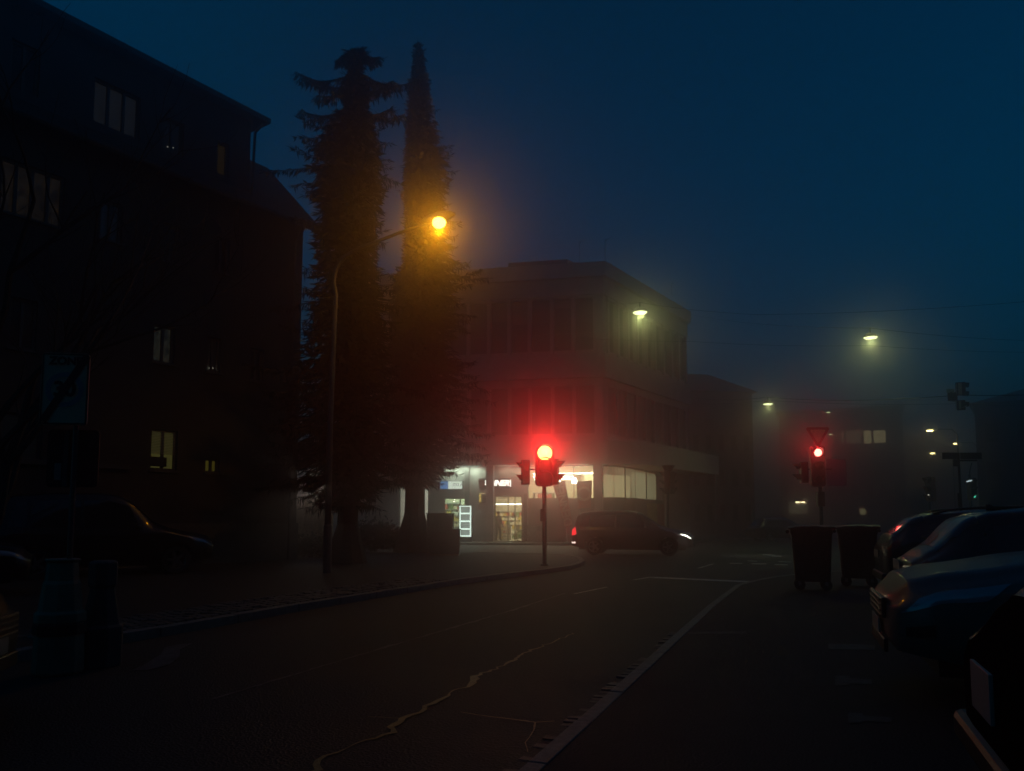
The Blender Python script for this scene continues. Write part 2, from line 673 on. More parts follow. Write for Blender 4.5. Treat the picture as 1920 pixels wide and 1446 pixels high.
def window(pl, h, parent, panes=2, pane_mat=None, frame_mat=None, depth=.12, fw=.06, sill=True, transom=None, lit=None, sill_mat=None):
    a, b, c, d = h
    f = MB()
    o0, o1 = -depth - .03, -depth + .03
    f.pbox(pl, a, a + fw, c, d, o0, o1)
    f.pbox(pl, b - fw, b, c, d, o0, o1)
    f.pbox(pl, a + fw, b - fw, c, c + fw, o0, o1)
    f.pbox(pl, a + fw, b - fw, d - fw, d, o0, o1)
    for k in range(1, panes):
        u = a + (b - a) * k / panes
        f.pbox(pl, u - fw * .6, u + fw * .6, c + fw, d - fw, o0, o1)
    if transom:
        z = c + (d - c) * transom
        f.pbox(pl, a + fw, b - fw, z - fw * .4, z + fw * .4, o0 + .002, o1 - .002)
    fo = f.build('window', frame_mat or M_hframe, parent)
    p = MB()
    p.quad(pl.pt(a + fw * .5, c + fw * .5, -depth - .012), pl.pt(b - fw * .5, c + fw * .5, -depth - .012),
           pl.pt(b - fw * .5, d - fw * .5, -depth - .012), pl.pt(a + fw * .5, d - fw * .5, -depth - .012))
    p.build('pane', pane_mat or M_darkglass, fo)
    if lit is not None:
        q = MB()
        q.quad(pl.pt(a + fw * .3, c + fw * .3, -depth - .1), pl.pt(b - fw * .3, c + fw * .3, -depth - .1),
               pl.pt(b - fw * .3, d - fw * .3, -depth - .1), pl.pt(a + fw * .3, d - fw * .3, -depth - .1))
        q.build('curtain', lit, fo)
    if sill:
        s = MB()
        s.pbox(pl, a - .06, b + .06, c - .06, c - .003, -.02, .07)
        s.build('sill', sill_mat or M_plinth, fo)
    return fo


# ================================================================== the big house at left
M_lit_dim = emat('curtain_dim', (.85, .6, .32), .0085, var=.3)
M_lit_amber = emat('curtain_amber', (.8, .5, .1), .012, var=.25)
M_lit_leafy = emat('curtain_mottled', (.85, .52, .2), .011, var=.7, scale=5)
M_lit_pale = emat('curtain_pale', (.8, .75, .5), .02, var=.8, scale=7)
M_lit_yellow = emat('curtain_yellow', (.85, .66, .1), .055, var=.1)
M_lit_kitchen = emat('curtain_kitchen', (.85, .74, .2), .06, var=.15)
M_lit_blue = emat('curtain_bluish', (.5, .5, .6), .0022, var=.3)
M_glint = emat('candle_glint', (.9, .9, .75), .18)

c0 = gnd(557, 1053)
c0 = Vector((-6.98, 25.0, 0))
HP = Plane(c0, (-.686, -1))              # u runs from the far corner towards the viewer
house = thing('apartment_house', 'long dark rendered apartment house with a broad roof dormer and a few dim windows', 'building', (c0.x, c0.y, 0))
UH = 21.0
ZE = 11.35


def hrect(x0, x1, y0, y1):
    """pixel box (centre used for height) -> rect on house plane"""
    ym = (y0 + y1) / 2
    ua, _ = HP.uv(x0, ym)
    ub, _ = HP.uv(x1, ym)
    xm = (x0 + x1) / 2
    _, za = HP.uv(xm, y1)
    _, zb = HP.uv(xm, y0)
    return (min(ua, ub), max(ua, ub), za, zb)


hw = []      # rect, panes, lit
hw.append((hrect(0, 122, 312, 412), 4, M_lit_leafy))
hw.append((hrect(188, 230, 378, 452), 2, M_lit_blue))
hw.append((hrect(305, 337, 420, 492), 2, None))
hw.append((hrect(403, 431, 446, 512), 2, None))
hw.append((hrect(18, 70, 560, 655), 2, None))
hw.append((hrect(288, 328, 610, 681), 2, M_lit_pale))
hw.append((hrect(388, 414, 633, 698), 2, M_lit_blue))
hw.append((hrect(1, 80, 775, 862), 2, M_lit_blue))
hw.append((hrect(283, 333, 806, 882), 2, M_lit_kitchen))
hw.append((hrect(385, 412, 860, 887), 2, M_lit_yellow))
hw.append((hrect(470, 494, 655, 715), 2, None))
holes = [h[0] for h in hw]
facade(HP, 0, UH, 1.25, ZE, holes, .16).build('wall', M_render, house)
for h, n, lit in hw:
    window(HP, h, house, n, GLASS if lit else M_darkglass, lit=lit)
# blinds half drawn over the kitchen window, and a black flower box at its sill
a, b, c, d = hw[8][0]
wo = [o for o in house.children if o.name.startswith('window')][8]
m = MB()
nz = 15
for k in range(nz):
    z = d - .04 - (d - c) * .58 * k / nz
    m.pbox(HP, a + .05, b - .05, z - .017, z, -.10, -.065)
m.build('blind', M_frame, wo)
m = MB()
m.pbox(HP, a + .3, b + .02, c + .1, c + .36, -.085, -.02)
m.build('flower_box', M_black, wo)
wo = [o for o in house.children if o.name.startswith('window')][6]
a, b, c, d = hw[6][0]
m = MB()
m.pbox(HP, a + (b - a) * .38, a + (b - a) * .46, c + .12, c + (d - c) * .85, -.2, -.19)
m.build('candle', emat('lamp_stem', (.8, .85, .7), .03), wo)
m = MB()
m.lathe([(.0, 0), (.06, .03), (.05, .08), (0, .1)], Matrix.Translation(HP.pt(a + (b - a) * .42, c + .1, -.17)), 10)
m.build('candle_light', emat('candle_bright', (1, .95, .75), .6), wo)
# plinth + ledge
m = MB()
m.pbox(HP, -.04, UH, 0, 1.25, -.3, .06)
m.build('plinth', M_plinth, house)
m = MB()
u_l, z_l = HP.uv(60, 865)
m.pbox(HP, HP.uv(240, 866)[0], UH, z_l - .08, z_l + .04, -.0, .14)
m.build('ledge', M_plinth, house)
# gable side wall (faces away to the right) and back
bk = -HP.n
gb = MB()


def hp(u, z, back):
    return HP.pt(u, z, -back)


DEP = 11.0
ZR = ZE + 2.45
gb.add([hp(0, 0, 0), hp(0, ZE, 0), hp(0, ZR, 2.5), hp(0, ZR, DEP - 2.5), hp(0, ZE, DEP), hp(0, 0, DEP)], [(0, 1, 2, 3, 4, 5)])
gb.build('gable_wall', M_render, house)
m = MB()
m.add([hp(UH, 0, 0), hp(UH, ZE, 0), hp(UH, ZR, 2.5), hp(UH, ZR, DEP - 2.5), hp(UH, ZE, DEP), hp(UH, 0, DEP)], [(0, 1, 2, 3, 4, 5)])
m.quad(hp(0, 0, DEP), hp(UH, 0, DEP), hp(UH, ZE, DEP), hp(0, ZE, DEP))
m.build('rear_wall', M_render, house)
# roof with overhang and thickness
ov, t = .45, .14
rf = MB()
prof = [(-ov, ZE - ov * .98), (2.5, ZR + .05), (DEP - 2.5, ZR + .05), (DEP + ov, ZE - ov * .98)]
ul, ur = -.42, UH + .3
for (b0, z0), (b1, z1) in zip(prof, prof[1:]):
    rf.hexa([hp(ul, z0, b0), hp(ur, z0, b0), hp(ur, z1, b1), hp(ul, z1, b1),
             hp(ul, z0 + t, b0), hp(ur, z0 + t, b0), hp(ur, z1 + t, b1), hp(ul, z1 + t, b1)])
roof = rf.build('roof', M_roof, house)
m = MB()
m.tube([hp(ul, ZE - .42, -.5), hp(ur, ZE - .42, -.5)], .075, 8)
m.build('gutter', M_zinc, roof)
# broad dormer: a full extra storey set flush with the facade
ud0 = HP.uv(470, 260)[0]
ZD0, ZD1 = ZE + .25, HP.uv(487, 236)[1]
dh = [(hrect(175, 264, 170, 235)[0:2] + (11.72, 12.93)), (hrect(305, 345, 240, 280)[0:2] + (11.75, 12.75)), (hrect(408, 430, 265, 318)[0:2] + (11.72, 12.75)),
      (hrect(20, 76, 70, 170)[0:2] + (11.72, 12.93))]
dr = facade(HP, ud0, UH, ZD0 - .8, ZD1, dh, .14)
dr.quad(hp(ud0, ZD0 - .8, 0), hp(ud0, ZD1, 0), hp(ud0, ZD1, 4), hp(ud0, ZD0 - .8, 4))
dm = dr.build('dormer', M_dark, house)
window(HP, dh[0], house, 3, GLASS, lit=M_lit_dim, sill=False)
window(HP, dh[1], house, 2, GLASS, lit=M_lit_blue, sill=False)
window(HP, dh[2], house, 1, GLASS, lit=M_lit_amber, sill=False)
window(HP, dh[3], house, 2, M_darkglass, sill=False)
wo = [o for o in house.children if o.name.startswith('window')][12]
a, b, c, d = dh[1]
for k, (du, dz) in enumerate(((.62, .18), (.5, .26), (.36, .22), (.44, .4))):
    m = MB()
    m.lathe([(0, 0), (.022, .015), (.022, .03), (0, .045)], Matrix.Translation(HP.pt(a + (b - a) * du, c + (d - c) * dz, -.15)), 8)
    m.build('fairy_light', M_glint, wo)
m = MB()
m.pbox(HP, ud0 - .42, UH + .3, ZD1 - .02, ZD1 + .14, -4.5, .42)
m.build('dormer_roof', M_dark, house)
m = MB()
m.tube([HP.pt(ud0 - .3, ZD1, .2), HP.pt(ud0 - .1, ZD1 - .35, .08), HP.pt(ud0 - .05, ZD0 - .3, .06)], .045, 8)
m.build('downpipe', M_zinc, house)
# downpipe on the facade
m = MB()
m.tube([HP.pt(.35, ZE - .45, .48), HP.pt(.35, ZE - .9, .1), HP.pt(.35, .1, .1)], .05, 8)
m.build('downpipe', M_zinc, house)

# small shed roof edge / garden wall right of the house
# ================================================================== corner shop building
C0 = at(1133, HOR, 43.77)
C0 = Vector((C0.x, C0.y, 0))
DP = Plane(C0, (-5, 1))                  # left, nearly frontal facade; u runs to the left
DR = Plane(C0, (.683, 1))                # right facade, receding
shop = thing('shop_building', 'pale concrete corner building with a lit shop under its canopy and a flat roof', 'building', (C0.x, C0.y, 0))


def dz(y, x=1116):
    return DP.uv(x, y)[1]


def du(x, y=700):
    return DP.uv(x, y)[0]


ZTOP, ZC, ZW1, ZW0, ZS0, ZF1, ZF0 = dz(496), dz(556), dz(557), dz(655), dz(708), dz(828), dz(871)
UL = du(690)
UR = DR.uv(1288, 700)[0]
DB = 13.0                                # building depth behind the left facade

# window bays
pil = [1116, 1075, 1035, 993, 955, 917, 879, 841, 803, 765, 727]
pu = [du(x, 600) for x in pil]
lh_top = [(pu[i] + .12, pu[i + 1] - .12, ZW0, ZW1) for i in range(len(pu) - 1)]
lh_low = [(pu[i] + .09, pu[i + 1] - .09, dz(812), dz(722)) for i in range(len(pu) - 1)]
nr = 9
rb = [.55 + (UR - .9) * i / nr for i in range(nr + 1)]
rh_top = [(rb[i] + .12, rb[i + 1] - .12, ZW0, ZW1) for i in range(nr)]
rh_low = [(rb[i] + .09, rb[i + 1] - .09, dz(812), dz(722)) for i in range(nr)]
M_shopglass = mat('office_glass', (.095, .085, .082), .25)  # glass lightened, the fog's loss of contrast put into its colour
M_lowglass = mat('lower_glass_hazed', (.13, .115, .105), .35, var=.15, scale=1.2)  # close to the wall tone, fog veil put into the lower glass colour
M_lowmull = mat('lower_mullion', (.2, .18, .165), .6)
M_blindcloth = mat('blind_cloth', (.19, .17, .15), .8, var=.1)
M_mull = mat('bronze_mullion', (.12, .11, .1), .5, var=.15)
w = facade(DP, 0, UL, ZF1 - .1, ZTOP, lh_top + lh_low, .35)
w.build('wall', M_concrete, shop)
w = facade(DR, 0, UR, ZF1 - .1, ZTOP, rh_top + rh_low, .35)
w.build('wall', M_concrete, shop)
rw = random.Random(31)
M_glassb = mat('office_glass_curtained', (.13, .115, .105), .35, var=.25, scale=1.5)
M_glassc = mat('office_glass_dark', (.075, .068, .068), .22)  # darkest pane, still lightened to carry the fog veil
for hs__, pl__, low in ((lh_top, DP, 0), (rh_top, DR, 0), (lh_low, DP, 1), (rh_low, DR, 1)):
    for h in hs__:
        gm = rw.choice((M_lowglass, M_lowglass, M_glassb)) if low else rw.choice((M_shopglass, M_shopglass, M_glassb, M_glassc))
        wo = window(pl__, h, shop, 1, gm, M_lowmull if low else M_mull, .16 if low else .2, .05, False, None if low else .34)
        if rw.random() < .45:
            m = MB()
            dd = .14 if low else .18
            m.pbox(pl__, h[0] + .05, h[1] - .05, h[3] - (h[3] - h[2]) * rw.uniform(.15, .55), h[3] - .05, -dd - .01, -dd + .004)
            m.build('blind', M_blindcloth, wo)
# spandrel band and cornices, standing proud
def lshape(z0, z1, out, back=-.02):
    """band along both facades, mitred at the corner"""
    ang = DP.n.dot(DR.n)
    bis = (DP.n + DR.n) / (1 + ang)
    def ring(o):
        return [DP.pt(UL, 0, o), C0 + bis * o, DR.pt(UR + .02, 0, o)]
    a, b = ring(back), ring(out)
    vs = [Vector((p.x, p.y, z0)) for p in a + b] + [Vector((p.x, p.y, z1)) for p in a + b]
    fs = []
    for i in range(2):
        fs += [(3 + i, 4 + i, 10 + i, 9 + i), (6 + i, 7 + i, 10 + i, 9 + i), (i, i + 1, 4 + i, 3 + i)]
    fs += [(0, 3, 9, 6), (2, 5, 11, 8)]
    return MB().add(vs, fs)


lshape(ZS0, ZW0 - .25, .22).build('spandrel', M_concrete2, shop)
lshape(ZC + .12, dz(521), .10).build('fascia', M_concrete2, shop)
lshape(dz(521) + .002, ZTOP + .05, .38).build('cornice', M_concrete2, shop)
# pilasters between the top windows
m = MB()
for u in pu:
    m.pbox(DP, u - .1, u + .1, ZW0 - .248, ZC + .1, .003, .14)
for u in rb:
    m.pbox(DR, u - .1, u + .1, ZW0 - .248, ZC + .1, .003, .14)
m.build('pilasters', M_concrete, shop)
# body: back/side walls and flat roof
A = DP.pt(UL, 0)
Bq = C0
Cq = DR.pt(UR, 0)
Dq = Cq + Vector((-8, 6, 0))
Eq = A + Vector((2.5, 15, 0))
m = MB()
for p, q in ((Cq, Dq), (Dq, Eq), (Eq, A)):
    m.quad((p.x, p.y, 0), (q.x, q.y, 0), (q.x, q.y, ZTOP), (p.x, p.y, ZTOP))
m.build('rear_wall', M_concrete, shop)
m = MB()
m.add([(p.x, p.y, ZTOP - .15) for p in (A, Bq, Cq, Dq, Eq)], [(0, 1, 2, 3, 4)])
rfo = m.build('roof', M_dark, shop)
# penthouse
PPl = Plane(C0 - DP.n * 3.0, DP.u)
ua, ub = PPl.uv(953, 500)[0], PPl.uv(1064, 500)[0]
zt = PPl.uv(1064, 486)[1]
m = MB()
q = [PPl.pt(ub, 0), PPl.pt(ua, 0), PPl.pt(ua, 0, -5), PPl.pt(ub, 0, -5) + Vector((2.6, 0, 0))]
m.prism([(p.x, p.y) for p in q], ZTOP - .2, zt)
ph = m.build('penthouse', M_dark, shop)
for x, y0, y1, pl in ((1087, 500, 453, Plane(C0 - DP.n * .6, DP.u)), (1135, 498, 449, Plane(C0 - DP.n * .3, DP.u)), (1260, 570, 531, Plane(C0 - DR.n * .5, DR.u))):
    p0 = pl.hit(x, y0)
    p1 = pl.hit(x, y1)
    p1 = Vector((p0.x, p0.y, p1.z))
    e = Vector((.33, -.02, .04))
    m = MB()
    m.tube([p0 - Vector((0, 0, .5)), p1, p1 + e], .028, 6)
    m.tube([p1 + Vector((-.03, 0, -.06)), p1 + Vector((.1, 0, -.04))], .05, 6)
    m.build('antenna', M_metal, rfo)
def area(name, loc, size, power, col, parent, rot=(0, 0, 0), sy=None):
    l = bpy.data.lights.new(name, 'AREA')
    l.energy = power
    l.color = col
    l.shape = 'RECTANGLE'
    l.size = size
    l.size_y = sy or size
    o = bpy.data.objects.new(name, l)
    COL.objects.link(o)
    m = Matrix.Translation(loc) @ Matrix.Rotation(rot[2], 4, 'Z') @ Matrix.Rotation(rot[0], 4, 'X')
    o.parent = parent
    o.matrix_basis = WM(parent).inverted() @ m
    return o


# canopy over the shop front, wrapping the corner
oL, oR = .5, 1.9
def inter(p, d, q, e):
    det = d.x * -e.y + e.x * d.y
    r = q - p
    t = (r.x * -e.y + e.x * r.y) / det
    return p + d * t
K = inter(DP.pt(0, 0, oL), DP.u, DR.pt(0, 0, oR), DR.u)
k1, k2, k3 = K + DP.u * 1.6, K + (DP.u + DR.u) * .36, K + DR.u * 1.8
cp = [DP.pt(UL, 0, oL), k1, k2, k3, DR.pt(UR + .8, 0, oR), DR.pt(UR + .8, 0, -.05), C0, DP.pt(UL, 0, -.05)]
m = MB()
m.prism([(p.x, p.y) for p in cp], ZF0, ZF1)
m.build('canopy', M_concrete, shop)
for x0, x1, pw, cl in ((836, 908, 80, (.74, 1.0, .78)), (930, 1110, 55, (1.0, .85, .6))):
    a, b = du(x1, 900), du(x0, 900)
    m = MB()
    m.pbox(DP, a + .2, b - .2, ZF0 - .05, ZF0 - .002, .28, .36)
    cl_ = m.build('canopy_light', emat('canopy_strip', cl, .55), shop)
    area('canopy_glow', DP.pt((a + b) / 2, ZF0 - .07, .32), (b - a) * .9, pw, cl, shop, (0, 0, math.atan2(DP.u.y, DP.u.x)), .15)
m = MB()
pq = DR.pt(UR + .5, 0, oR - .15)
m.tube([pq, (pq.x, pq.y, ZF0)], .07, 10)
m.build('canopy_post', M_metal, shop)

# ---- ground floor wall with openings
GF = .12
M_shopwall = mat('shop_wall', (.3, .275, .25), .75, var=.2, scale=1.0, bump=.1)
M_shoplow = mat('shop_wall_dark', (.16, .12, .105), .7, var=.2, scale=1.2)
def rect(x0, x1, y0, y1):
    return (du(x1, 950), du(x0, 950), max(GF, dz(y1, (x0 + x1) / 2)), dz(y0, (x0 + x1) / 2))
H_door = rect(927, 979, 930, 1030)
H_win = rect(989, 1114, 872.6, 935)
H_left = rect(832, 880, 934, 1030)
H_far = rect(748, 803, 905, 1030)
U1 = du(1131, 950)
facade(DP, du(988.9, 950), UL, GF - .1, ZF0 + .1, [H_door, H_left, H_far], .2).build('wall', M_shopwall, shop)
facade(DP, U1, du(988.9, 950), GF - .1, ZF0 + .1, [H_win], .2).build('wall', M_shoplow, shop)
# free-standing concrete columns
Df = Plane(C0 + DP.n * .35, DP.u)
for x0, x1 in ((911.5, 925.5), (1114.5, 1130.5)):
    m = MB()
    m.pbox(Df, Df.uv(x1, 950)[0], Df.uv(x0, 950)[0], .1, ZF0, -.2, .12)
    m.build('column', M_concrete2, shop, bevel=.015)
m = MB()
m.pbox(DP, du(880, 950), du(872, 950), GF, ZF0, .003, .12)
m.pbox(DP, du(990, 950), du(983, 950), GF, dz(926, 985), .003, .16)
m.build('door_jamb', M_mull, shop)

# corner glazing strip with blinds drawn, lit from inside
gx = [(1131, 43.9), (1152, 43.95), (1173, 44.4), (1192, 45.5), (1213, 47.3), (1232, 49.6), (1246, 51.4)]
gp = []
for x, Y in gx:
    p = at(x, HOR, Y)
    gp.append(Vector((p.x, p.y, 0)))
zs, zt_ = dz(934), ZF0 - .08
M_blind = emat('lit_blind', (1.0, .84, .42), .5, var=.18, scale=.35)
M_blind2 = emat('lit_blind_green', (.9, .82, .44), .38, var=.18, scale=.35)
M_upper = emat('lit_ceiling_strip', (1.0, .78, .4), .22, var=.4, scale=1.5)
m = MB()
for a, b in zip(gp, gp[1:]):
    m.quad((a.x, a.y, GF - .1), (b.x, b.y, GF - .1), (b.x, b.y, zs), (a.x, a.y, zs))
lo = m.build('parapet', M_shoplow, shop)
yel = mat('poster_yellow', (.32, .24, .05), .6, var=.5, scale=2.5)
redp = mat('poster_red', (.3, .05, .04), .6, var=.4, scale=2.5)
for i, mt in ((4, yel), (5, redp)):
    a, b = gp[i], gp[i + 1]
    nn = Vector(((b - a).y, -(b - a).x, 0)).normalized() * .02
    m = MB()
    m.quad((a + nn) + Vector((0, 0, .9)), (b + nn) + Vector((0, 0, .9)), (b + nn) + Vector((0, 0, zs - .2)), (a + nn) + Vector((0, 0, zs - .2)))
    m.build('poster', mt, lo)
zm = zs + (zt_ - zs) * .72
for i, (a, b) in enumerate(zip(gp, gp[1:])):
    nn = Vector(((b - a).y, -(b - a).x, 0)).normalized()
    t = (b - a).normalized()
    f = MB()
    wv = .035 if i in (2, 4, 5, 0) else .012
    f.tube([(a.x, a.y, zs), (a.x, a.y, zt_)], wv, 6)
    f.tube([(a.x, a.y, zs + .02), (b.x, b.y, zs + .02)], .03, 6)
    f.tube([(a.x, a.y, zt_ - .02), (b.x, b.y, zt_ - .02)], .03, 6)
    wo = f.build('window', M_mull, shop)
    m = MB()
    m.quad((a.x, a.y, zs), (b.x, b.y, zs), (b.x, b.y, zt_), (a.x, a.y, zt_))
    m.build('pane', GLASS, wo)
    a2, b2 = a - nn * .22 + t * .02, b - nn * .22 - t * (.02 if i != 2 else .25)
    m = MB()
    m.quad((a2.x, a2.y, zs), (b2.x, b2.y, zs), (b2.x, b2.y, zm if i < 3 else zm + .3), (a2.x, a2.y, zm if i < 3 else zm + .3))
    m.build('blind', M_blind if i < 3 else M_blind2, wo)
    a3, b3 = a - nn * .6, b - nn * .6
    m = MB()
    m.quad((a3.x, a3.y, zs), (b3.x, b3.y, zs), (b3.x, b3.y, zt_), (a3.x, a3.y, zt_))
    m.build('interior_glow', M_upper, wo)
m = MB()
m.tube([(gp[-1].x, gp[-1].y, 0), (gp[-1].x, gp[-1].y, ZF0)], .12, 8)
m.build('column', M_concrete2, shop)
m = MB()
pz = DR.pt(UR, 0)
m.quad((gp[-1].x, gp[-1].y, 0), (pz.x, pz.y, 0), (pz.x, pz.y, ZF0 + .1), (gp[-1].x, gp[-1].y, ZF0 + .1))
m.build('wall', M_shoplow, shop)

# ---- interior: floor, ceiling, walls
M_inwall = mat('shop_interior', (.6, .55, .42), .8, var=.1)
M_infloor = mat('shop_floor', (.3, .27, .22), .4, var=.15)
ID = 9.5
ui0, ui1, ui2, ui3 = U1, du(918, 950), du(826, 950), UL - .3
m = MB()
for a, b in ((ui0, ui1), (ui1 + .02, ui2), (ui2 + .02, ui3)):
    z0, z1 = GF, ZF0 - .03
    d = ID if a == ui0 else 5.0
    k_ = .24 * d                     # side walls run straight back from the street
    A0, B0, A1, B1 = [lambda z, u=u, o=o: DP.pt(u, z, o) for u, o in ((a, -.22), (b, -.22), (a + k_ + .02, -d), (b + k_, -d))]
    m.quad(A1(z0), B1(z0), B1(z1), A1(z1))
    m.quad(A0(z0), A1(z0), A1(z1), A0(z1))
    m.quad(B0(z0), B1(z0), B1(z1), B0(z1))
    m.quad(A0(z1), B0(z1), B1(z1), A1(z1))
m.build('interior_wall', M_inwall, shop)
m = MB()
m.quad(DP.pt(U1, GF + .002, -.0), DP.pt(UL - .3, GF + .002, -.0), DP.pt(UL - .3, GF + .002, -ID), DP.pt(U1, GF + .002, -ID))
m.build('shop_floor', M_infloor, shop)
M_tube = emat('fluorescent_tube', (1.0, .97, .72), 9.0)
tubes = []
for dep, y, (xa, xb) in ((1.9, 887.5, (1000, 1115)), (3.6, 890.5, (1002, 1020)), (5.2, 893.5, (1000, 1076)), (8.2, 898.5, (1002, 1076)), (8.6, 945.5, (928, 978)), (8.6, 934, (934, 950))):
    pl = Plane(C0 - DP.n * dep, DP.u)
    a, z = pl.uv(xb, y)
    b, _ = pl.uv(xa, y)
    m = MB()
    m.pbox(pl, a, b, z - .035, z + .035, -.04, .04)
    o = m.build('light_tube', M_tube if y < 930 or y > 940 else M_mull, shop)
for x, dep in ((1046, 4.2), (1077, 4.2)):
    pl = Plane(C0 - DP.n * dep, DP.u)
    m = MB()
    m.lathe([(.0, 0), (.16, .05), (.18, .2), (.08, .42), (0, .44)], Matrix.Translation(pl.hit(x, 908)), 12)
    m.build('pendant_lamp', M_tube, shop)


ang = math.atan2(DP.u.y, DP.u.x)
um = (ui0 + ui1) / 2
area('ceiling_light', DP.pt(um, ZF0 - .1, -4.5), 5.5, 800, (1.0, .88, .52), shop, (0, 0, ang), 7)
area('ceiling_light', DP.pt((ui1 + ui2) / 2, ZF0 - .1, -2.5), 2.2, 480, (.7, 1.0, .78), shop, (0, 0, ang), 4)
area('ceiling_light', DP.pt((du(803) + du(748)) / 2, ZF0 - .1, -2.0), 1.6, 230, (.85, .93, 1.0), shop, (0, 0, ang), 3)

# shelves with goods
good_m = [mat('goods_%s' % n, c, .5, var=.3, scale=6) for n, c in (('cream', (.7, .58, .42)), ('red', (.6, .1, .07)), ('yellow', (.7, .5, .08)), ('white', (.78, .74, .66)), ('green', (.15, .25, .1)))]


def shelf_unit(pl_dep, x0, x1, ztop, label, rows=6, first=0):
    pl = Plane(C0 - DP.n * pl_dep, DP.u)
    a, b = pl.uv(x1, 980)[0], pl.uv(x0, 980)[0]
    c = pl.pt((a + b) / 2, GF)
    t = thing('store_shelf', label, 'shelf', c)
    m = MB()
    for k in range(rows + 1):
        z = GF + .06 + (ztop - GF - .1) * k / rows
        m.pbox(pl, a, b, z - .02, z + .01, -.35, .0)
    m.pbox(pl, a - .03, a, GF, ztop, -.36, .01)
    m.pbox(pl, b, b + .03, GF, ztop, -.36, .01)
    m.pbox(pl, a, b, GF, ztop, -.39, -.365)
    m.build('rack', M_frame, t)
    sets = [MB() for _ in good_m]
    for k in range(rows):
        z = GF + .075 + (ztop - GF - .1) * k / rows
        hmax = (ztop - GF - .1) / rows * .85
        u = a + .02
        kind = random.randrange(len(good_m))
        while u < b - .1:
            wd_ = random.uniform(.07, .16)
            if random.random() < .4:
                kind = random.randrange(len(good_m))
            if random.random() < .9:
                sets[kind].pbox(pl, u, u + wd_ - .012, z, z + hmax * random.uniform(.5, 1), -.3, -random.uniform(.0, .06))
            u += wd_
    for mb, mt in zip(sets, good_m):
        if mb.v:
            o = mb.build('groceries', mt, t)
            o['kind'] = 'stuff'
    return t


shelf_unit(5.6, 926, 985, 1.95, 'long grocery shelf facing the open shop door, behind the customer')
shelf_unit(2.9, 936, 957, .95, 'low grocery shelf just inside the shop door', 4)
shelf_unit(2.5, 1000, 1040, 3.05, 'tall grocery shelf inside the big shop window, left of the pendant lamps', 8)
shelf_unit(3.5, 1050, 1076, 2.75, 'grocery shelf inside the big shop window under the pendant lamps', 7)
shelf_unit(2.0, 834, 862, 2.4, 'goods shelf inside the left shop window beside the glowing menu board', 6)

# glazing of the openings: door leaves and shop windows
def glazed(h, name, panes, frame=M_mull, fw=.05, dep=.12):
    a, b, c, d = h
    f = MB()
    f.pbox(DP, a, a + fw, c, d, -dep - .03, -dep + .03)
    f.pbox(DP, b - fw, b, c, d, -dep - .03, -dep + .03)
    f.pbox(DP, a + fw, b - fw, d - fw, d, -dep - .03, -dep + .03)
    f.pbox(DP, a + fw, b - fw, c, c + fw * .6, -dep - .03, -dep + .03)
    for u in panes:
        f.pbox(DP, u - fw * .5, u + fw * .5, c + fw * .6, d - fw, -dep - .03, -dep + .03)
    fo = f.build(name, frame, shop)
    m = MB()
    m.quad(DP.pt(a, c, -dep), DP.pt(b, c, -dep), DP.pt(b, d, -dep), DP.pt(a, d, -dep))
    m.build('pane', GLASS, fo)
    return fo


glazed(H_door, 'shop_door', [du(965, 950), du(952, 950)])
glazed(H_win, 'shop_window', [du(1076, 950)])
glazed(H_left, 'shop_window', [du(862, 950)])
glazed(H_far, 'shop_window', [du(775, 950)])
M_sign_em = emat('sign_letters', (1.0, .98, .85), 3.2)
M_signbox = mat('sign_box', (.05, .04, .04), .5)
# backlit lettering above the door
sg = thing('shop_sign', 'backlit white slanted shop lettering on a dark box above the open door', 'sign', DP.pt(du(928, 906), dz(906, 940), .15))
m = MB()
m.pbox(DP, du(960, 906), du(899, 906), dz(916, 940), dz(897, 940), .003, .1)
m.build('sign_box', M_signbox, sg)
L = text_mb('DENNER', .50, pmat(DP, du(928, 906), dz(906.5, 940), .13), .015, .012, .25, .98)
xs = [v.dot(DP.u) for v in L.v]
wd0 = max(xs) - min(xs)
want = abs(du(902, 906) - du(955, 906))
sc = want / wd0
L = text_mb('DENNER', .46, pmat(DP, du(928.5, 906), dz(906.5, 940), .13) @ Matrix.Scale(sc * .50 / .46, 4, (1, 0, 0)), .015, .012, .25, .98)
L.build('lettering', M_sign_em, sg)
m = MB()
m.pbox(DP, du(958.6, 906), du(957, 906), dz(913, 957), dz(900, 957), .11, .14)
m.build('light_bar', M_sign_em, sg)
# small dark board hanging beside the column
hb = thing('hanging_board', 'small dark board hanging beside the concrete column at the shop door', 'sign', DP.pt(du(906, 907), dz(907, 906), .6))
m = MB()
a, b = du(911.5, 907), du(899.5, 907)
m.hexa([DP.pt(a, dz(917), .3), DP.pt(b - .1, dz(917), .36), DP.pt(b - .1, dz(917), .40), DP.pt(a, dz(917), .34),
        DP.pt(a, dz(899), .3), DP.pt(b, dz(899), .36), DP.pt(b, dz(899), .40), DP.pt(a, dz(899), .34)])
m.build('board', M_signbox, hb)
m = MB()
m.tube([DP.pt((a + b) / 2, dz(899) - .02, .35), DP.pt((a + b) / 2, ZF0, .35)], .012, 6)
m.build('hanger', M_metal, hb)
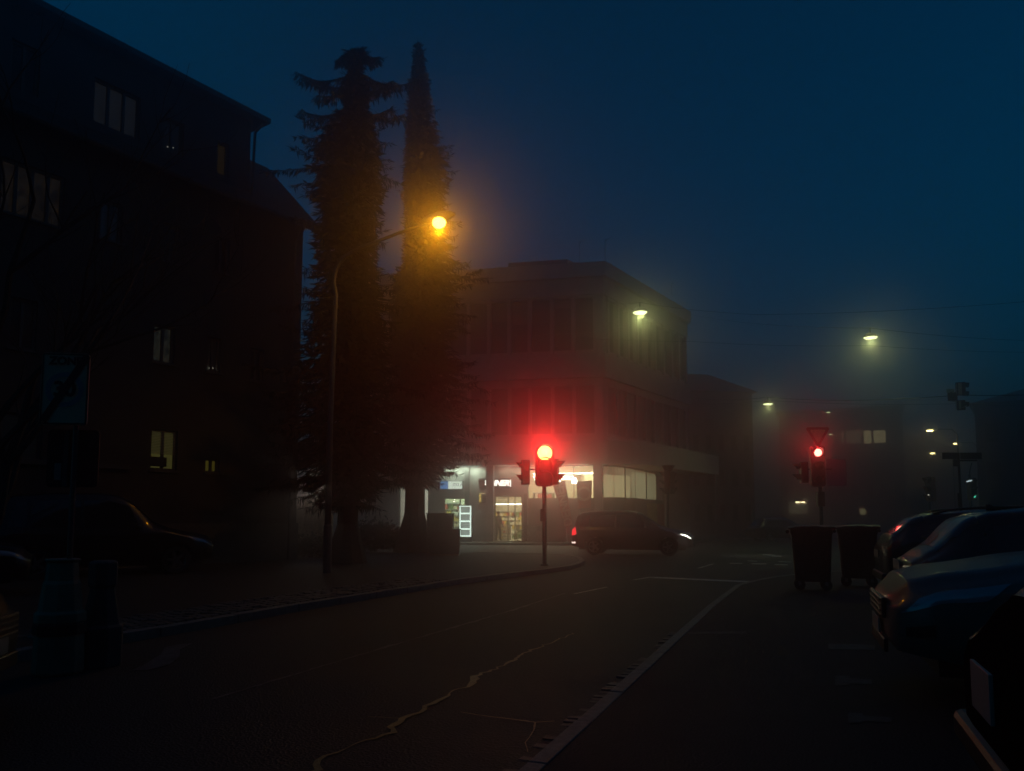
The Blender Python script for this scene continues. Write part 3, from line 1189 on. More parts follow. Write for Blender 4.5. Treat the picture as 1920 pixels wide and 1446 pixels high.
# small yellow lit showcase next to the column
yc = thing('wall_showcase', 'small yellow glowing showcase on the wall left of the column', 'showcase', DP.pt(du(905, 933), dz(933, 905), .05))
m = MB()
m.pbox(DP, du(912, 933), du(898, 933), dz(944, 905), dz(923, 905), .003, .10)
m.build('case', M_signbox, yc)
m = MB()
m.pbox(DP, du(903, 933), du(899, 933), dz(942, 905), dz(927, 905), .101, .11)
m.build('light_panel', emat('showcase_light', (1, .72, .15), 1.1, var=.7, scale=9), yc)
m = MB()
m.pbox(DP, du(911, 933), du(899, 933), dz(926, 905), dz(924.5, 905), .101, .11)
m.build('light_strip', emat('showcase_strip', (1, .8, .4), .8), yc)
# white lit sign board with a blue field
ws = thing('light_box_sign', 'white lit sign box with a blue left end above the left shop window', 'sign', DP.pt(du(850, 910), dz(910, 850), .2))
m = MB()
m.pbox(DP, du(868.5, 910), du(826, 910), dz(917.5, 850), dz(902.5, 850), .003, .16)
m.build('box', M_signbox, ws)
m = MB()
m.pbox(DP, du(868, 910), du(842, 910), dz(917, 850), dz(903, 850), .161, .175)
m.build('face', emat('lightbox_white', (.85, 1.0, .82), 1.15), ws)
m = MB()
m.pbox(DP, du(842, 910), du(827, 910), dz(917, 850), dz(903, 850), .161, .174)
m.build('blue_field', emat('lightbox_blue', (.12, .4, .9), .55), ws)
L = text_mb('- ITO A', .23, pmat(DP, du(857.5, 910), dz(909.5, 850), .185), .003, 0, 0, 1)
L.build('lettering', M_signblack, ws)
# glowing menu stele with four dark fields
mb_ = Plane(C0 + DP.n * .9, DP.u)
A_, B_ = mb_.uv(883.5, 978)[0], mb_.uv(861.5, 978)[0]
zb_, zt2 = mb_.uv(872, 1006.5)[1], mb_.uv(872, 948.5)[1]
st = thing('menu_board', 'tall glowing stand sign with four dark fields in a white lit frame', 'sign', mb_.pt((A_ + B_) / 2, .1))
m = MB()
m.pbox(mb_, A_ - .05, B_ + .05, .1, zt2 + .04, -.14, -.002)
m.build('cabinet', M_housing, st)
M_stele = emat('stele_white', (.78, 1.0, .86), 1.7)
m = MB()
fwid = .075
m.pbox(mb_, A_, A_ + fwid, zb_, zt2, 0, .02)
m.pbox(mb_, B_ - fwid, B_, zb_, zt2, 0, .02)
for k in range(5):
    z = zb_ + (zt2 - zb_) * k / 4
    z0, z1 = (z, z + .09) if k == 0 else ((z - .06, z) if k == 4 else (z - .045, z + .045))
    m.pbox(mb_, A_ + fwid, B_ - fwid, z0, z1, 0, .02)
m.build('lit_frame', M_stele, st)
M_field = emat('stele_field', (.5, .6, .5), .05, var=.4, scale=8)
for k in range(4):
    m = MB()
    z0 = zb_ + (zt2 - zb_) * k / 4 + .045
    z1 = zb_ + (zt2 - zb_) * (k + 1) / 4 - .045
    m.pbox(mb_, A_ + fwid, B_ - fwid, z0, z1, -.001, .008)
    fo = m.build('field', M_field, st)
    if k < 2:
        m = MB()
        m.pbox(mb_, A_ + .13, B_ - .3, z0 + .1, z0 + .125, .0085, .011)
        m.pbox(mb_, A_ + .13, B_ - .22, z0 + .2, z0 + .22, .0085, .011)
        m.build('text_line', emat('stele_text', (.6, .8, .7), .4), fo)
area('stele_glow', mb_.pt((A_ + B_) / 2, (zb_ + zt2) / 2, .06), .6, 18, (.78, 1.0, .86), st, (R(90), 0, math.atan2(-DP.u.y, -DP.u.x)), 1.6)

# pavement in front of the shop
m = MB()
fp = [DP.pt(26, 0, 4.2), K + DP.u * 3 + DP.n * 2.6, K + DP.n * 1.6 + DR.n * .9, K + DR.u * 3 + DR.n * 1.8, DR.pt(40, 0, 3.7), DR.pt(40, 0, -6), DP.pt(26, 0, -20)]
m.prism([(p.x, p.y) for p in fp], -.008, .10)
struct(m.build('pavement', M_pave))
kk = resample(setz(fp[:5][::-1], 0), .9)
m = MB()
for a, b in zip(kk, kk[1:]):
    t = b - a
    strip([a + t * .008, b - t * .008], -.15, .005, 0, .112, m)
struct(m.build('kerb', M_granite))

# beach flags leaning in front of the shop
M_flag = mat('flag_cloth', (.36, .12, .09), .7, var=.15, scale=2)
M_flaglet = mat('flag_letters', (.5, .36, .28), .7)
FPl = Plane(C0 + DP.n * 2.2, DP.u)


def flag(quad_px, txt, label, size, loc_px):
    P = [FPl.hit(x, y) for x, y in quad_px]       # top-left, top-right, bottom-right, bottom-left
    base = gnd(*loc_px, .1)
    t = thing('banner_flag', label, 'flag', base)
    m = MB()
    n = FPl.n * .012
    N = 14
    wv = []
    for i in range(N + 1):
        for s in (0, .33, .66, 1):
            p = lerp(lerp(P[0], P[3], i / N), lerp(P[1], P[2], i / N), s)
            wv.append(p + FPl.n * (.03 * math.sin(i * .9 + s * 2)))
    q = MB()
    q.add(wv, [(i * 4 + j, i * 4 + j + 1, (i + 1) * 4 + j + 1, (i + 1) * 4 + j) for i in range(N) for j in range(3)])
    q.build('cloth', M_flag, t, smooth=True)
    d = (P[3] - P[0] + P[2] - P[1]) / 2
    ctr = (P[0] + P[1] + P[2] + P[3]) / 4 + FPl.n * .06
    if len(txt) > 1:
        x = -d.normalized()
        z = FPl.n
        y = z.cross(x).normalized()
    else:
        x = (P[1] - P[0]).normalized()
        z = FPl.n
        y = z.cross(x).normalized()
    mm = Matrix(((x.x, y.x, z.x, ctr.x), (x.y, y.y, z.y, ctr.y), (x.z, y.z, z.z, ctr.z), (0, 0, 0, 1)))
    text_mb(txt, size, mm, .004, .02).build('lettering', M_flaglet, t)
    m = MB()
    m.tube([base, lerp(P[3], P[2], .05) - FPl.n * .02, P[0] - FPl.n * .02], .02, 6)
    m.build('pole', M_metal, t)
    m = MB()
    m.lathe([(.3, 0), (.3, .05), (.06, .1)], Matrix.Translation(base), 14)
    m.build('base', M_black, t)


flag([(1036, 906), (1059.5, 902), (1073.5, 983), (1061, 991)], 'DENNER', 'reddish slanted banner flag with its lettering running down, before the shop window', .62, (1064, 1019))
flag([(1082, 903), (1110, 901), (1108, 952), (1083, 954)], 'O', 'wide reddish banner flag with one big letter, next to the concrete pillar', 1.1, (1106, 1018))
# ================================================================== far buildings
def block(name, label, x0, x1, ytop, Y, depth, m, roof_h=0.0, yaw=0.0, windows=(), litm=None, rows=(), roofm=None):
    pl = Plane(at((x0 + x1) / 2, HOR, Y), (math.cos(yaw), math.sin(yaw)))
    a, b = pl.uv(x0, HOR)[0], pl.uv(x1, HOR)[0]
    z1 = pl.uv((x0 + x1) / 2, ytop)[1]
    t = thing(name, label, 'building', pl.pt((a + b) / 2, 0))
    holes = []
    for (wx0, wx1, wy0, wy1, lit) in windows:
        xm = (wx0 + wx1) / 2
        holes.append((pl.uv(wx0, HOR)[0], pl.uv(wx1, HOR)[0], pl.uv(xm, wy1)[1], pl.uv(xm, wy0)[1], lit))
    for (za, zb, n) in rows:
        for k in range(n):
            ua = a + (b - a) * (k + .25) / n
            ub = a + (b - a) * (k + .75) / n
            if not any(h[0] < ub and ua < h[1] and h[2] < zb and za < h[3] for h in holes):
                holes.append((ua, ub, za, zb, None))
    f = facade(pl, a, b, 0, z1, [h[:4] for h in holes], .15)
    q = pl.pt
    f.quad(q(a, 0), q(a, z1), q(a, z1, -depth), q(a, 0, -depth))
    f.quad(q(b, 0), q(b, z1), q(b, z1, -depth), q(b, 0, -depth))
    f.quad(q(a, 0, -depth), q(b, 0, -depth), q(b, z1, -depth), q(a, z1, -depth))
    f.build('wall', m, t)
    for h in holes:
        window(pl, h[:4], t, 1, GLASS if h[4] else M_darkglass, lit=h[4], sill=False, depth=.1)
    r = MB()
    o = .4
    c = [q(a - o, z1, o), q(b + o, z1, o), q(b + o, z1, -depth - o), q(a - o, z1, -depth - o)]
    if roof_h > 0:
        d = depth / 2
        inset = min(d, (b - a) * .3)
        e = [q(a + inset, z1 + roof_h, -d), q(b - inset, z1 + roof_h, -d)]
        r.add(c + e, [(0, 1, 5, 4), (1, 2, 5), (2, 3, 4, 5), (3, 0, 4), (3, 2, 1, 0)])
    else:
        r.prism([(p.x, p.y) for p in c], z1 + .002, z1 + .35)
    r.build('roof', roofm or M_roof, t)
    return t, pl


M_farwall = mat('far_wall', (.17, .155, .14), .85, var=.2, scale=.7)
M_fardark = mat('far_wall_dark', (.09, .085, .08), .85, var=.2, scale=.7)
M_litfar = emat('far_lit', (.95, .8, .4), .5, var=.12)
M_litfar2 = emat('far_lit_dim', (.9, .8, .5), .12, var=.15)
M_strip = emat('far_strip', (1, .85, .45), 14)
block('neighbour_house', 'dim house with a hipped roof right behind the corner shop building', 1296, 1416, 735, 66, 11, M_farwall, 2.6, R(8),
      rows=((1.2, 2.7, 5), (4.2, 5.7, 5), (7.2, 8.7, 5)))
block('office_block', 'far flat roofed block with a row of lit upper windows', 1466, 1700, 770, 118, 14, M_farwall, 0, R(-24),
      windows=((1592, 1621, 806, 832, M_litfar2), (1625, 1641, 806, 832, M_litfar), (1643.5, 1668, 806, 831, M_litfar), (1580, 1590, 806, 832, M_litfar2),
               (1478, 1516, 940, 964, M_litfar2), (1612, 1624, 953, 966, M_litfar)),
      rows=((5.0, 6.8, 9),))
block('terrace_house', 'dark house front at the right edge behind the street name boards', 1838, 2250, 742, 56, 14, M_fardark, 2.0, R(-34),
      rows=((1.2, 2.8, 6), (4.3, 5.9, 6), (7.3, 8.9, 6)))
block('distant_house', 'faint distant house beyond the small bar lamps', 1706, 1800, 842, 140, 12, M_farwall, 3.0, R(5), rows=((1.2, 2.8, 6), (4.3, 5.9, 6)))
pl = Plane(at(1497, HOR, 116.0), (1, 0))
for x0, x1, nm in ((1491.5, 1499, 'left'), (1501.5, 1508.5, 'right')):
    t = thing('ceiling_lamp', {'left': 'thin pale lit strip lamp behind the far shop window, nearer the street corner',
                               'right': 'thick bright lit strip lamp behind the far shop window, nearer the red signal pole'}[nm], 'lamp', pl.hit((x0 + x1) / 2, 942))
    m = MB()
    m.pbox(pl, pl.uv(x0, 942)[0], pl.uv(x1, 942)[0], pl.uv(1500, 943.2)[1], pl.uv(1500, 940.8)[1], 0, .12)
    m.build('tube', M_strip, t)
    m = MB()
    m.pbox(pl, pl.uv(x0, 942)[0], pl.uv(x1, 942)[0], pl.uv(1500, 940.6)[1], pl.uv(1500, 939)[1], -.35, .12)
    m.build('holder', M_black, t)


# ================================================================== spruces
def spruce(name, label, base, prof, m, trunk_r, seed, bare=()):
    """prof: list of (z, left, right) crown half widths in metres; bare: list of (z, side, length) naked limbs"""
    rnd = random.Random(seed)
    ztop = prof[-1][0]
    t = thing(name, label, 'tree', base)
    b = MB()
    pts, rad = [], []
    for i in range(15):
        f = i / 14
        pts.append(base + Vector((.06 * math.sin(f * 5), .05 * math.cos(f * 4), f * ztop)))
        rad.append(max(.02, trunk_r * (1 - f) ** .85 * (1 + .9 * max(0, .06 - f) / .06)))
    b.tube(pts, rad, 10)

    def half(z, s):
        for (z0, l0, r0), (z1, l1, r1) in zip(prof, prof[1:]):
            if z0 <= z <= z1:
                k = (z - z0) / (z1 - z0)
                return (l0 + (l1 - l0) * k) if s < 0 else (r0 + (r1 - r0) * k)
        return 0.0

    lf = MB()

    def spray(p, d, L, w):
        """one flat drooping spray of needles: a ragged narrow leaf"""
        side = d.cross(Vector((0, 0, 1)))
        if side.length < 1e-4:
            side = Vector((1, 0, 0))
        side.normalize()
        side = (side + Vector((0, 0, rnd.uniform(-.7, .7)))).normalized() * w
        e = p + d * L
        mid = p + d * L * .45
        lf.add([p, mid + side, e, mid - side], [(0, 1, 2, 3)])

    z = prof[0][0]
    while z < ztop - .15:
        nb = rnd.randint(11, 14)
        ph = rnd.uniform(0, 6.28)
        wf = rnd.uniform(.7, 1.14)
        for k in range(nb):
            an = ph + 6.283 * k / nb + rnd.uniform(-.3, .3)
            ca, sa = math.cos(an), math.sin(an)
            hw = half(z, -1) * (1 - ca) / 2 + half(z, 1) * (1 + ca) / 2
            hw = max(hw - .1, hw * .5) * (1.3 if hw > .75 else 1.12) * (1.22 if rnd.random() < .12 else 1)
            L = hw * wf * rnd.choice((rnd.uniform(.6, .95), rnd.uniform(.92, 1.18)))
            if L < .08:
                continue
            d0 = Vector((ca, sa, 0))
            n = max(3, int(L / .26) + 1)
            line = []
            droop = rnd.uniform(.18, .42)
            for i in range(n + 1):
                f = i / n
                zz = z + rnd.uniform(-.03, .03) - droop * L * f * f + .36 * L * max(0, f - .72) + .12 * L * f
                line.append(base + d0 * (L * f) + Vector((rnd.uniform(-.03, .03), rnd.uniform(-.03, .03), zz)))
            b.tube(line, [max(.006, .035 * (1 - i / (n + .3)) * min(1, L / 2 + .3)) for i in range(n + 1)], 4, False)
            for i in range(1, n + 1):
                f = i / n
                dirv = (line[i] - line[i - 1]).normalized()
                for s in (-1, 1):
                    for q in range(8):
                        tw = dirv * rnd.uniform(.35, .9) + Vector((-sa, ca, 0)) * s * rnd.uniform(.3, 1.0) + Vector((0, 0, rnd.uniform(-.75, .12)))
                        ll = rnd.uniform(.14, .36) * (1.1 - .4 * f) * min(1.25, .4 + L * .4)
                        spray(line[i - 1].lerp(line[i], rnd.random()), tw.normalized(), ll, ll * rnd.uniform(.07, .12))
                for q in range(5):
                    spray(line[i - 1].lerp(line[i], rnd.random()), Vector((rnd.uniform(-.35, .35), rnd.uniform(-.35, .35), -1)).normalized(), rnd.uniform(.12, .34), .022)
            dv = (line[-1] - line[-2]).normalized()
            for q in range(4):
                spray(line[-1], (dv + Vector((-sa, ca, 0)) * rnd.uniform(-.8, .8) + Vector((0, 0, rnd.uniform(-.1, .5)))).normalized(), rnd.uniform(.12, .3), .02)
        z += rnd.uniform(.34, .58)
    # dense inner foliage so the crown core does not let the sky through
    for i in range(int(ztop * 800)):
        zz = rnd.uniform(prof[0][0] + .2, ztop - .1)
        an = rnd.uniform(0, 6.283)
        ca, sa = math.cos(an), math.sin(an)
        hw = half(zz, -1) * (1 - ca) / 2 + half(zz, 1) * (1 + ca) / 2
        if hw < .35 and rnd.random() < .6:
            continue
        r = hw * rnd.uniform(.05, .74)
        p = base + Vector((ca * r, sa * r, zz))
        spray(p, Vector((ca, sa, rnd.uniform(-1.1, .2))).normalized(), rnd.uniform(.3, .55) * min(1, .25 + hw * .6), rnd.uniform(.045, .085) * min(1, .3 + hw * .6))
    for (z, ang, L, up) in bare:            # nearly bare limbs with hanging twigs
        d0 = Vector((math.cos(ang), math.sin(ang), 0))
        n = 9
        line = [base + d0 * (L * i / n) + Vector((rnd.uniform(-.04, .04), 0, z - .25 * L * math.sin(i / n * 2.4) + up * L * (i / n) ** 2)) for i in range(n + 1)]
        b.tube(line, [.035 * (1 - .8 * i / n) for i in range(n + 1)], 5, False)
        for i in range(1, n + 1):
            for q in range(17):
                p0 = line[i - 1].lerp(line[i], rnd.random())
                d = Vector((rnd.uniform(-.5, .5), rnd.uniform(-.5, .5), -rnd.uniform(.3, 1))) + d0 * rnd.uniform(-.2, .6)
                ll = rnd.uniform(.12, .42)
                p1 = p0 + d.normalized() * ll * .5
                p2 = p1 + (d + Vector((0, 0, .5))).normalized() * ll * .5
                b.tube([p0, p1, p2], [.012, .009, .004], 3, False)
                spray(p1, d.normalized(), ll * .6, .025)
    b.build('trunk', M_bark, t)
    lf.build('crown', m, t)
    return t


def px_prof(Y, cx, rows):
    """rows of (y, left px, right px) at depth Y, returned bottom-up as heights and metres"""
    out = []
    for y, l, r in rows:
        z = at(cx, y, Y).z
        out.append((z, (cx - l) * Y / F, (r - cx) * Y / F))
    return sorted(out)


Y1 = 22.6
b1 = at(650, HOR, Y1)
b1 = Vector((b1.x, b1.y, .1))
r1 = [(98, 632, 668), (110, 625, 676), (128, 632, 668), (140, 634, 666), (150, 630, 670), (162, 624, 678), (178, 620, 682), (190, 626, 678), (205, 632, 680),
      (222, 618, 684), (240, 592, 694), (262, 572, 700), (290, 570, 706), (330, 556, 712), (362, 548, 708), (385, 570, 716), (400, 570, 704), (450, 568, 702), (520, 572, 708), (560, 572, 718), (640, 548, 728),
      (720, 530, 730), (790, 502, 735), (860, 520, 735), (905, 540, 728), (940, 565, 718), (950, 590, 705)]
spruce('spruce_tree', 'dark spruce with a ragged bare topped crown, nearer the apartment house', b1, px_prof(Y1, 650, r1), M_needle, .32, 11,
       bare=[(at(650, 142, Y1).z, PI + .15, 1.75, .10), (at(650, 150, Y1).z, -.1, 1.25, .02), (at(650, 138, Y1).z, .12, 1.95, .10), (at(650, 200, Y1).z, PI - .1, 1.7, .12),
             (at(650, 205, Y1).z, .1, 1.5, .05), (at(650, 150, Y1).z, PI - .5, 1.5, .05), (at(650, 98, Y1).z, .4, .75, .1), (at(650, 98, Y1).z, PI - .3, .55, -.2), (at(650, 212, Y1).z, -.3, 1.3, .1),
             (at(650, 100, Y1).z, -.9, .5, -.1), (at(650, 165, Y1).z, PI + .6, 1.4, 0), (at(650, 170, Y1).z, -.5, 1.3, 0)])
Y2 = 30.0
b2 = at(776, HOR, Y2)
b2 = Vector((b2.x, b2.y, .1))
r2 = [(80, 771, 776), (92, 765, 783), (125, 762, 790), (160, 757, 797), (200, 753, 804), (240, 752, 812), (255, 751, 822), (275, 750, 818), (290, 749, 836),
      (315, 747, 844), (345, 746, 846), (362, 744, 834), (395, 750, 838), (450, 752, 848), (500, 745, 862), (520, 735, 872), (560, 722, 876), (600, 722, 870),
      (650, 716, 866), (692, 712, 886), (720, 712, 880), (760, 712, 874), (805, 712, 896), (840, 712, 884), (868, 718, 868), (890, 730, 846), (915, 742, 822), (925, 760, 800)]
spruce('spruce_tree', 'slender pointed spruce behind the amber street lamp', b2, px_prof(Y2, 776, r2), M_needle2, .42, 23)

# ---- bare tree in front of the house at far left
rnd = random.Random(5)
bt = thing('bare_tree', 'bare thin branched tree before the dim windows at the left edge', 'tree', gnd(-60, 1150, .1))
tb, tw = MB(), MB()
base = gnd(-60, 1150, .1)


def branch(mb, p, d, L, r, lv):
    n = 5
    pts = [p]
    for i in range(n):
        d = (d + Vector((rnd.uniform(-.22, .22), rnd.uniform(-.22, .22), rnd.uniform(-.06, .2)))).normalized()
        pts.append(pts[-1] + d * L / n)
    mb.tube(pts, [r * (1 - .55 * i / n) for i in range(n + 1)], 6 if lv == 0 else 4, False)
    if lv < 4:
        for k in range(3 if lv else 5):
            i = rnd.randint(2, n)
            a = rnd.uniform(0, 6.28)
            dd = (d + Vector((math.cos(a), math.sin(a), rnd.uniform(-.3, .5))) * rnd.uniform(.5, .95)).normalized()
            branch(tw, pts[i], dd, L * rnd.uniform(.55, .75), r * .48, lv + 1)


branch(tb, base, Vector((.05, 0, 1)), 3.4, .1, 0)
for k in range(4):
    a = k * 1.6
    branch(tw, base + Vector((.1, 0, 2.0 + .4 * k)), Vector((math.cos(a) * .7 + .25, math.sin(a) * .5, .8)).normalized(), 2.6, .05, 1)
tb.build('trunk', M_bark, bt)
tw.build('crown', M_bark, bt)


# ---- small lamps behind the spruces
def garden_lamp(label, px, py, Y, pw):
    c = at(px, py, Y)
    t = thing('garden_lamp', label, 'lamp', (c.x, c.y, .1))
    m = MB()
    m.tube([(c.x, c.y, .1), (c.x, c.y, c.z - .06)], .03, 8)
    m.build('post', M_polegreen, t)
    m = MB()
    m.lathe([(.0, -.07), (.07, -.03), (.08, .02), (.04, .07), (0, .08)], Matrix.Translation(c), 12)
    m.build('globe', emat('garden_globe', (1.0, .95, .8), .9), t, smooth=True)
    if pw:
        l = bpy.data.lights.new('globe_light', 'POINT')
        l.energy = pw
        l.color = (1.0, .9, .7)
        l.shadow_soft_size = .08
        o = bpy.data.objects.new('globe_light', l)
        COL.objects.link(o)
        o.parent = t
        o.matrix_basis = WM(t).inverted() @ Matrix.Translation(c - Vector((0, .25, 0)))


garden_lamp('small round garden lamp shining above the pale hedge', 596, 917, 35.2, 34)
garden_lamp('tiny round garden lamp glinting through the ragged spruce above the hedge', 626, 893, 37.0, 0)


# ---- shrubs and the pale hedge
def shrub(label, c, rx, ry, h, n, m, spiky=False, name='shrub', cat='shrub'):
    rnd = random.Random(int(c.x * 100))
    t = thing(name, label, cat, c)
    mb, st = MB(), MB()
    for i in range(n):
        a, r = rnd.uniform(0, 6.283), math.sqrt(rnd.random())
        x, y = c.x + math.cos(a) * r * rx, c.y + math.sin(a) * r * ry
        hh = h * (1 - .35 * r * r) * rnd.uniform(.55, 1.08)
        if spiky:
            d = Vector((rnd.uniform(-.12, .12), rnd.uniform(-.12, .12), 1))
            p0 = Vector((x, y, c.z + rnd.uniform(0, .4) * hh))
            L = hh * rnd.uniform(.4, .75)
            s = Vector((rnd.uniform(-1, 1), rnd.uniform(-1, 1), 0)).normalized() * rnd.uniform(.012, .03)
            e = p0 + d * L
            mb.add([p0 - s, p0 + s, e + s * .3, e - s * .3], [(0, 1, 2, 3)])
        else:
            p = Vector((x, y, c.z + hh * rnd.uniform(.15, 1)))
            d = Vector((rnd.uniform(-1, 1), rnd.uniform(-1, 1), rnd.uniform(-.4, 1))).normalized()
            s = d.orthogonal().normalized() * rnd.uniform(.03, .06)
            L = rnd.uniform(.1, .2)
            mb.add([p, p + d * L * .5 + s, p + d * L, p + d * L * .5 - s], [(0, 1, 2, 3)])
    for i in range(12):
        a, r = rnd.uniform(0, 6.283), rnd.uniform(.2, .9)
        st.tube([c + Vector((math.cos(a) * .1, math.sin(a) * .1, 0)), c + Vector((math.cos(a) * r * rx * .6, math.sin(a) * r * ry * .6, h * .5)),
                 c + Vector((math.cos(a) * r * rx, math.sin(a) * r * ry, h * .85))], [.02, .014, .006], 4, False)
    st.build('stem', M_bark, t)
    mb.build('foliage', m, t)
    return t


shrub('low dark leafy shrub on the verge between the two spruces', at(700, 1032, 30.5) * 1 - Vector((0, 0, at(700, 1032, 30.5).z - .1)), 1.3, .9, 1.35, 2600, M_leaf)
shrub('dark broad shrub at the foot of the ragged spruce, beside the lamp pole', at(585, 1045, 26.0) - Vector((0, 0, at(585, 1045, 26).z - .1)), 1.5, .8, .75, 2200, M_leaf)
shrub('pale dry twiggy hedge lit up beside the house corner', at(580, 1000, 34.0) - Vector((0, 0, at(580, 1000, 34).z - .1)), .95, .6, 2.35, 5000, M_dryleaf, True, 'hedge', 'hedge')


# ================================================================== lamps on the street
def spot(name, loc, direction, power, col, parent, angle=150, blend=.7, size=.1):
    l = bpy.data.lights.new(name, 'SPOT')
    l.energy = power
    l.color = col
    l.spot_size = R(angle)
    l.spot_blend = blend
    l.shadow_soft_size = size
    o = bpy.data.objects.new(name, l)
    COL.objects.link(o)
    q = Vector(direction).to_track_quat('-Z', 'Y').to_matrix().to_4x4()
    o.parent = parent
    o.matrix_basis = WM(parent).inverted() @ Matrix.Translation(loc) @ q
    return o


def point(name, loc, power, col, parent, size=.08):
    l = bpy.data.lights.new(name, 'POINT')
    l.energy = power
    l.color = col
    l.shadow_soft_size = size
    o = bpy.data.objects.new(name, l)
    COL.objects.link(o)
    o.parent = parent
    o.matrix_basis = WM(parent).inverted() @ Matrix.Translation(loc)
    return o


PW = dict(amber=118, red=420, red2=110, hang=85, small=10)
# amber mast lamp
Yl = 19.7
pb = gnd(613, 1074, .1)
Yl = pb.y
lampP = at(823, 418, Yl)
al = thing('street_lamp', 'tall grey mast street lamp with a curved arm and a bright amber head', 'street lamp', pb)
mast = [pb, pb + Vector((0, 0, 3.5))]
top = at(625, 530, Yl)
mast += [Vector((pb.x + .05, pb.y, 6.0)), Vector((pb.x + .08, pb.y, top.z - .3))]
for x, y in ((625, 530), (628, 512), (636, 494), (650, 479), (672, 466), (712, 451), (745, 438), (800, 421)):
    mast.append(at(x, y, Yl))
m = MB()
m.tube(mast, [.085, .07, .06, .055, .05, .05, .048, .046, .045, .042, .04, .038], 12)
m.build('mast', M_polegreen, al, smooth=True)
m = MB()
m.tube([pb, pb + Vector((0, 0, 1.1))], .1, 12)
m.tube([pb + Vector((0, 0, 1.1)), pb + Vector((0, 0, 1.16))], [.1, .075], 12)
dr_ = m.build('base_sleeve', M_polegreen, al)
m = MB()
hd = Matrix.Translation(lampP + Vector((.0, 0, .14))) @ Matrix.Rotation(R(-14), 4, 'Y')
for s in range(1):
    pr = []
    for i in range(9):
        x = -.42 + .84 * i / 8
        pr.append(hd @ Vector((x, 0, 0)))
    m.tube(pr, [.04, .09, .12, .135, .14, .135, .12, .09, .03], 12)
m.build('head', M_metal, al, smooth=True)
M_amber = emat('amber_lamp', (1.0, .5, .06), 12)
m = MB()
m.lathe([(0, -.17), (.09, -.145), (.15, -.09), (.175, -.01), (.15, .05), (.1, .09)], Matrix.Translation(lampP + Vector((0, 0, .03))), 20)
m.build('lens', M_amber, al, smooth=True)
spot('bulb_light', lampP - Vector((0, .03, .19)), (.05, -.1, -1), PW['amber'], (1.0, .42, .006), al, 168, .45, .1)
point('bulb_glow', lampP - Vector((0, .2, .05)), PW['amber'] * .09, (1.0, .42, .006), al, .1)


# hanging lamps on span wires
M_hang = emat('hanging_lens', (.9, 1.0, .5), 2.6)


def hanging(label, px, py, dia_px, Y, power, long=False, group='lamps hung over the crossing', k=1.0):
    c = at(px, py, Y)
    r = dia_px * Y / F / 2 * 1.14
    t = thing('hanging_street_lamp', label, 'street lamp', c, 0, group)
    m = MB()
    T = Matrix.Translation(c)
    m.lathe([(r * 1.03, .0), (r * 1.05, .05), (r * .8, .13), (r * .3, .19), (.03, .2), (.02, .42)], T, 24)
    m.build('housing', M_zinc, t, smooth='auto')
    m = MB()
    m.lathe([(0, -r * .26), (r * .4, -r * .24), (r * .75, -r * .16), (r * .98, -.012), (r * .98, .01)], T, 24, True)
    m.build('lens', M_hang, t, smooth=True)
    if power > 0:
        spot('lamp_light', c - Vector((0, 0, r * .36 + .06)), (0, 0, -1), power, (.80, 1.0, .34), t, 168, .4, r * .3)
        point('lamp_glow', c - Vector((0, r * .3, r * .75)), power * .14, (.80, 1.0, .34), t, r * .3)
    return c, r


hA = hanging('hanging disc lamp glowing before the corner building facade', 1200, 586, 24, 31, PW['hang'])
hB = hanging('hanging disc lamp glowing alone against the night sky on the right', 1632, 633, 22, 33, PW['hang'])
hC = hanging('hanging lamp between the hipped house and the yield sign', 1440, 757.5, 16, 46, PW['hang'])
hD = hanging('tiny far hanging lamp just above the yield sign', 1553, 773, 7, 92, PW['small'])
hE = hanging('tiny far hanging lamp right beside the yield sign', 1557.5, 814.5, 6, 106, PW['small'])


def wire(label, pts, r=.012):
    n = 16
    P = []
    for a, b in zip(pts, pts[1:]):
        for i in range(n):
            f = i / n
            P.append(lerp(a, b, f) - Vector((0, 0, (b - a).length * .012 * 4 * f * (1 - f))))
    P.append(pts[-1])
    m = MB()
    m.tube(P, r, 5)
    o = m.build('overhead_wire', M_wire)
    return tag(o, label, 'wire', 'span wires over the crossing')


up = Vector((0, 0, .42))
wire('span wire from the corner building roof to the lamp against the sky and beyond', [DR.hit(1286, 588), hB[0] + up, at(1990, 640, 36)])
wire('thin span wire crossing in front of the corner building below its lamp', [DP.hit(1075, 632), at(1290, 640, 40), at(1632, 648, 38), at(1990, 661, 36)], .011)
wire('span wire carrying the suspended signal heads', [DR.hit(1288, 744), at(1440, 745, 40), at(1800, 741, 26), at(2080, 733, 22)], .014)
wire('lowest thin span wire holding the lamp by the hipped house', [DR.hit(1287, 757), hC[0] + up * .5, at(1800, 757, 44), at(2080, 760, 44)], .012)
wire('short suspension wire from the corner building to its lamp', [DP.hit(1131, 560), hA[0] + up, at(1420, 590, 26), at(1990, 560, 22)], .008)
wire('far span wire holding two tiny lamps above the yield sign', [at(1466, 778, 92), hD[0] + up, at(1720, 778, 92)], .012)
wire('farthest span wire with one tiny lamp beside the yield sign', [at(1480, 819, 106), hE[0] + up, at(1700, 819, 106)], .012)

M_bar = emat('bar_lens', (1.0, .88, .35), 14)


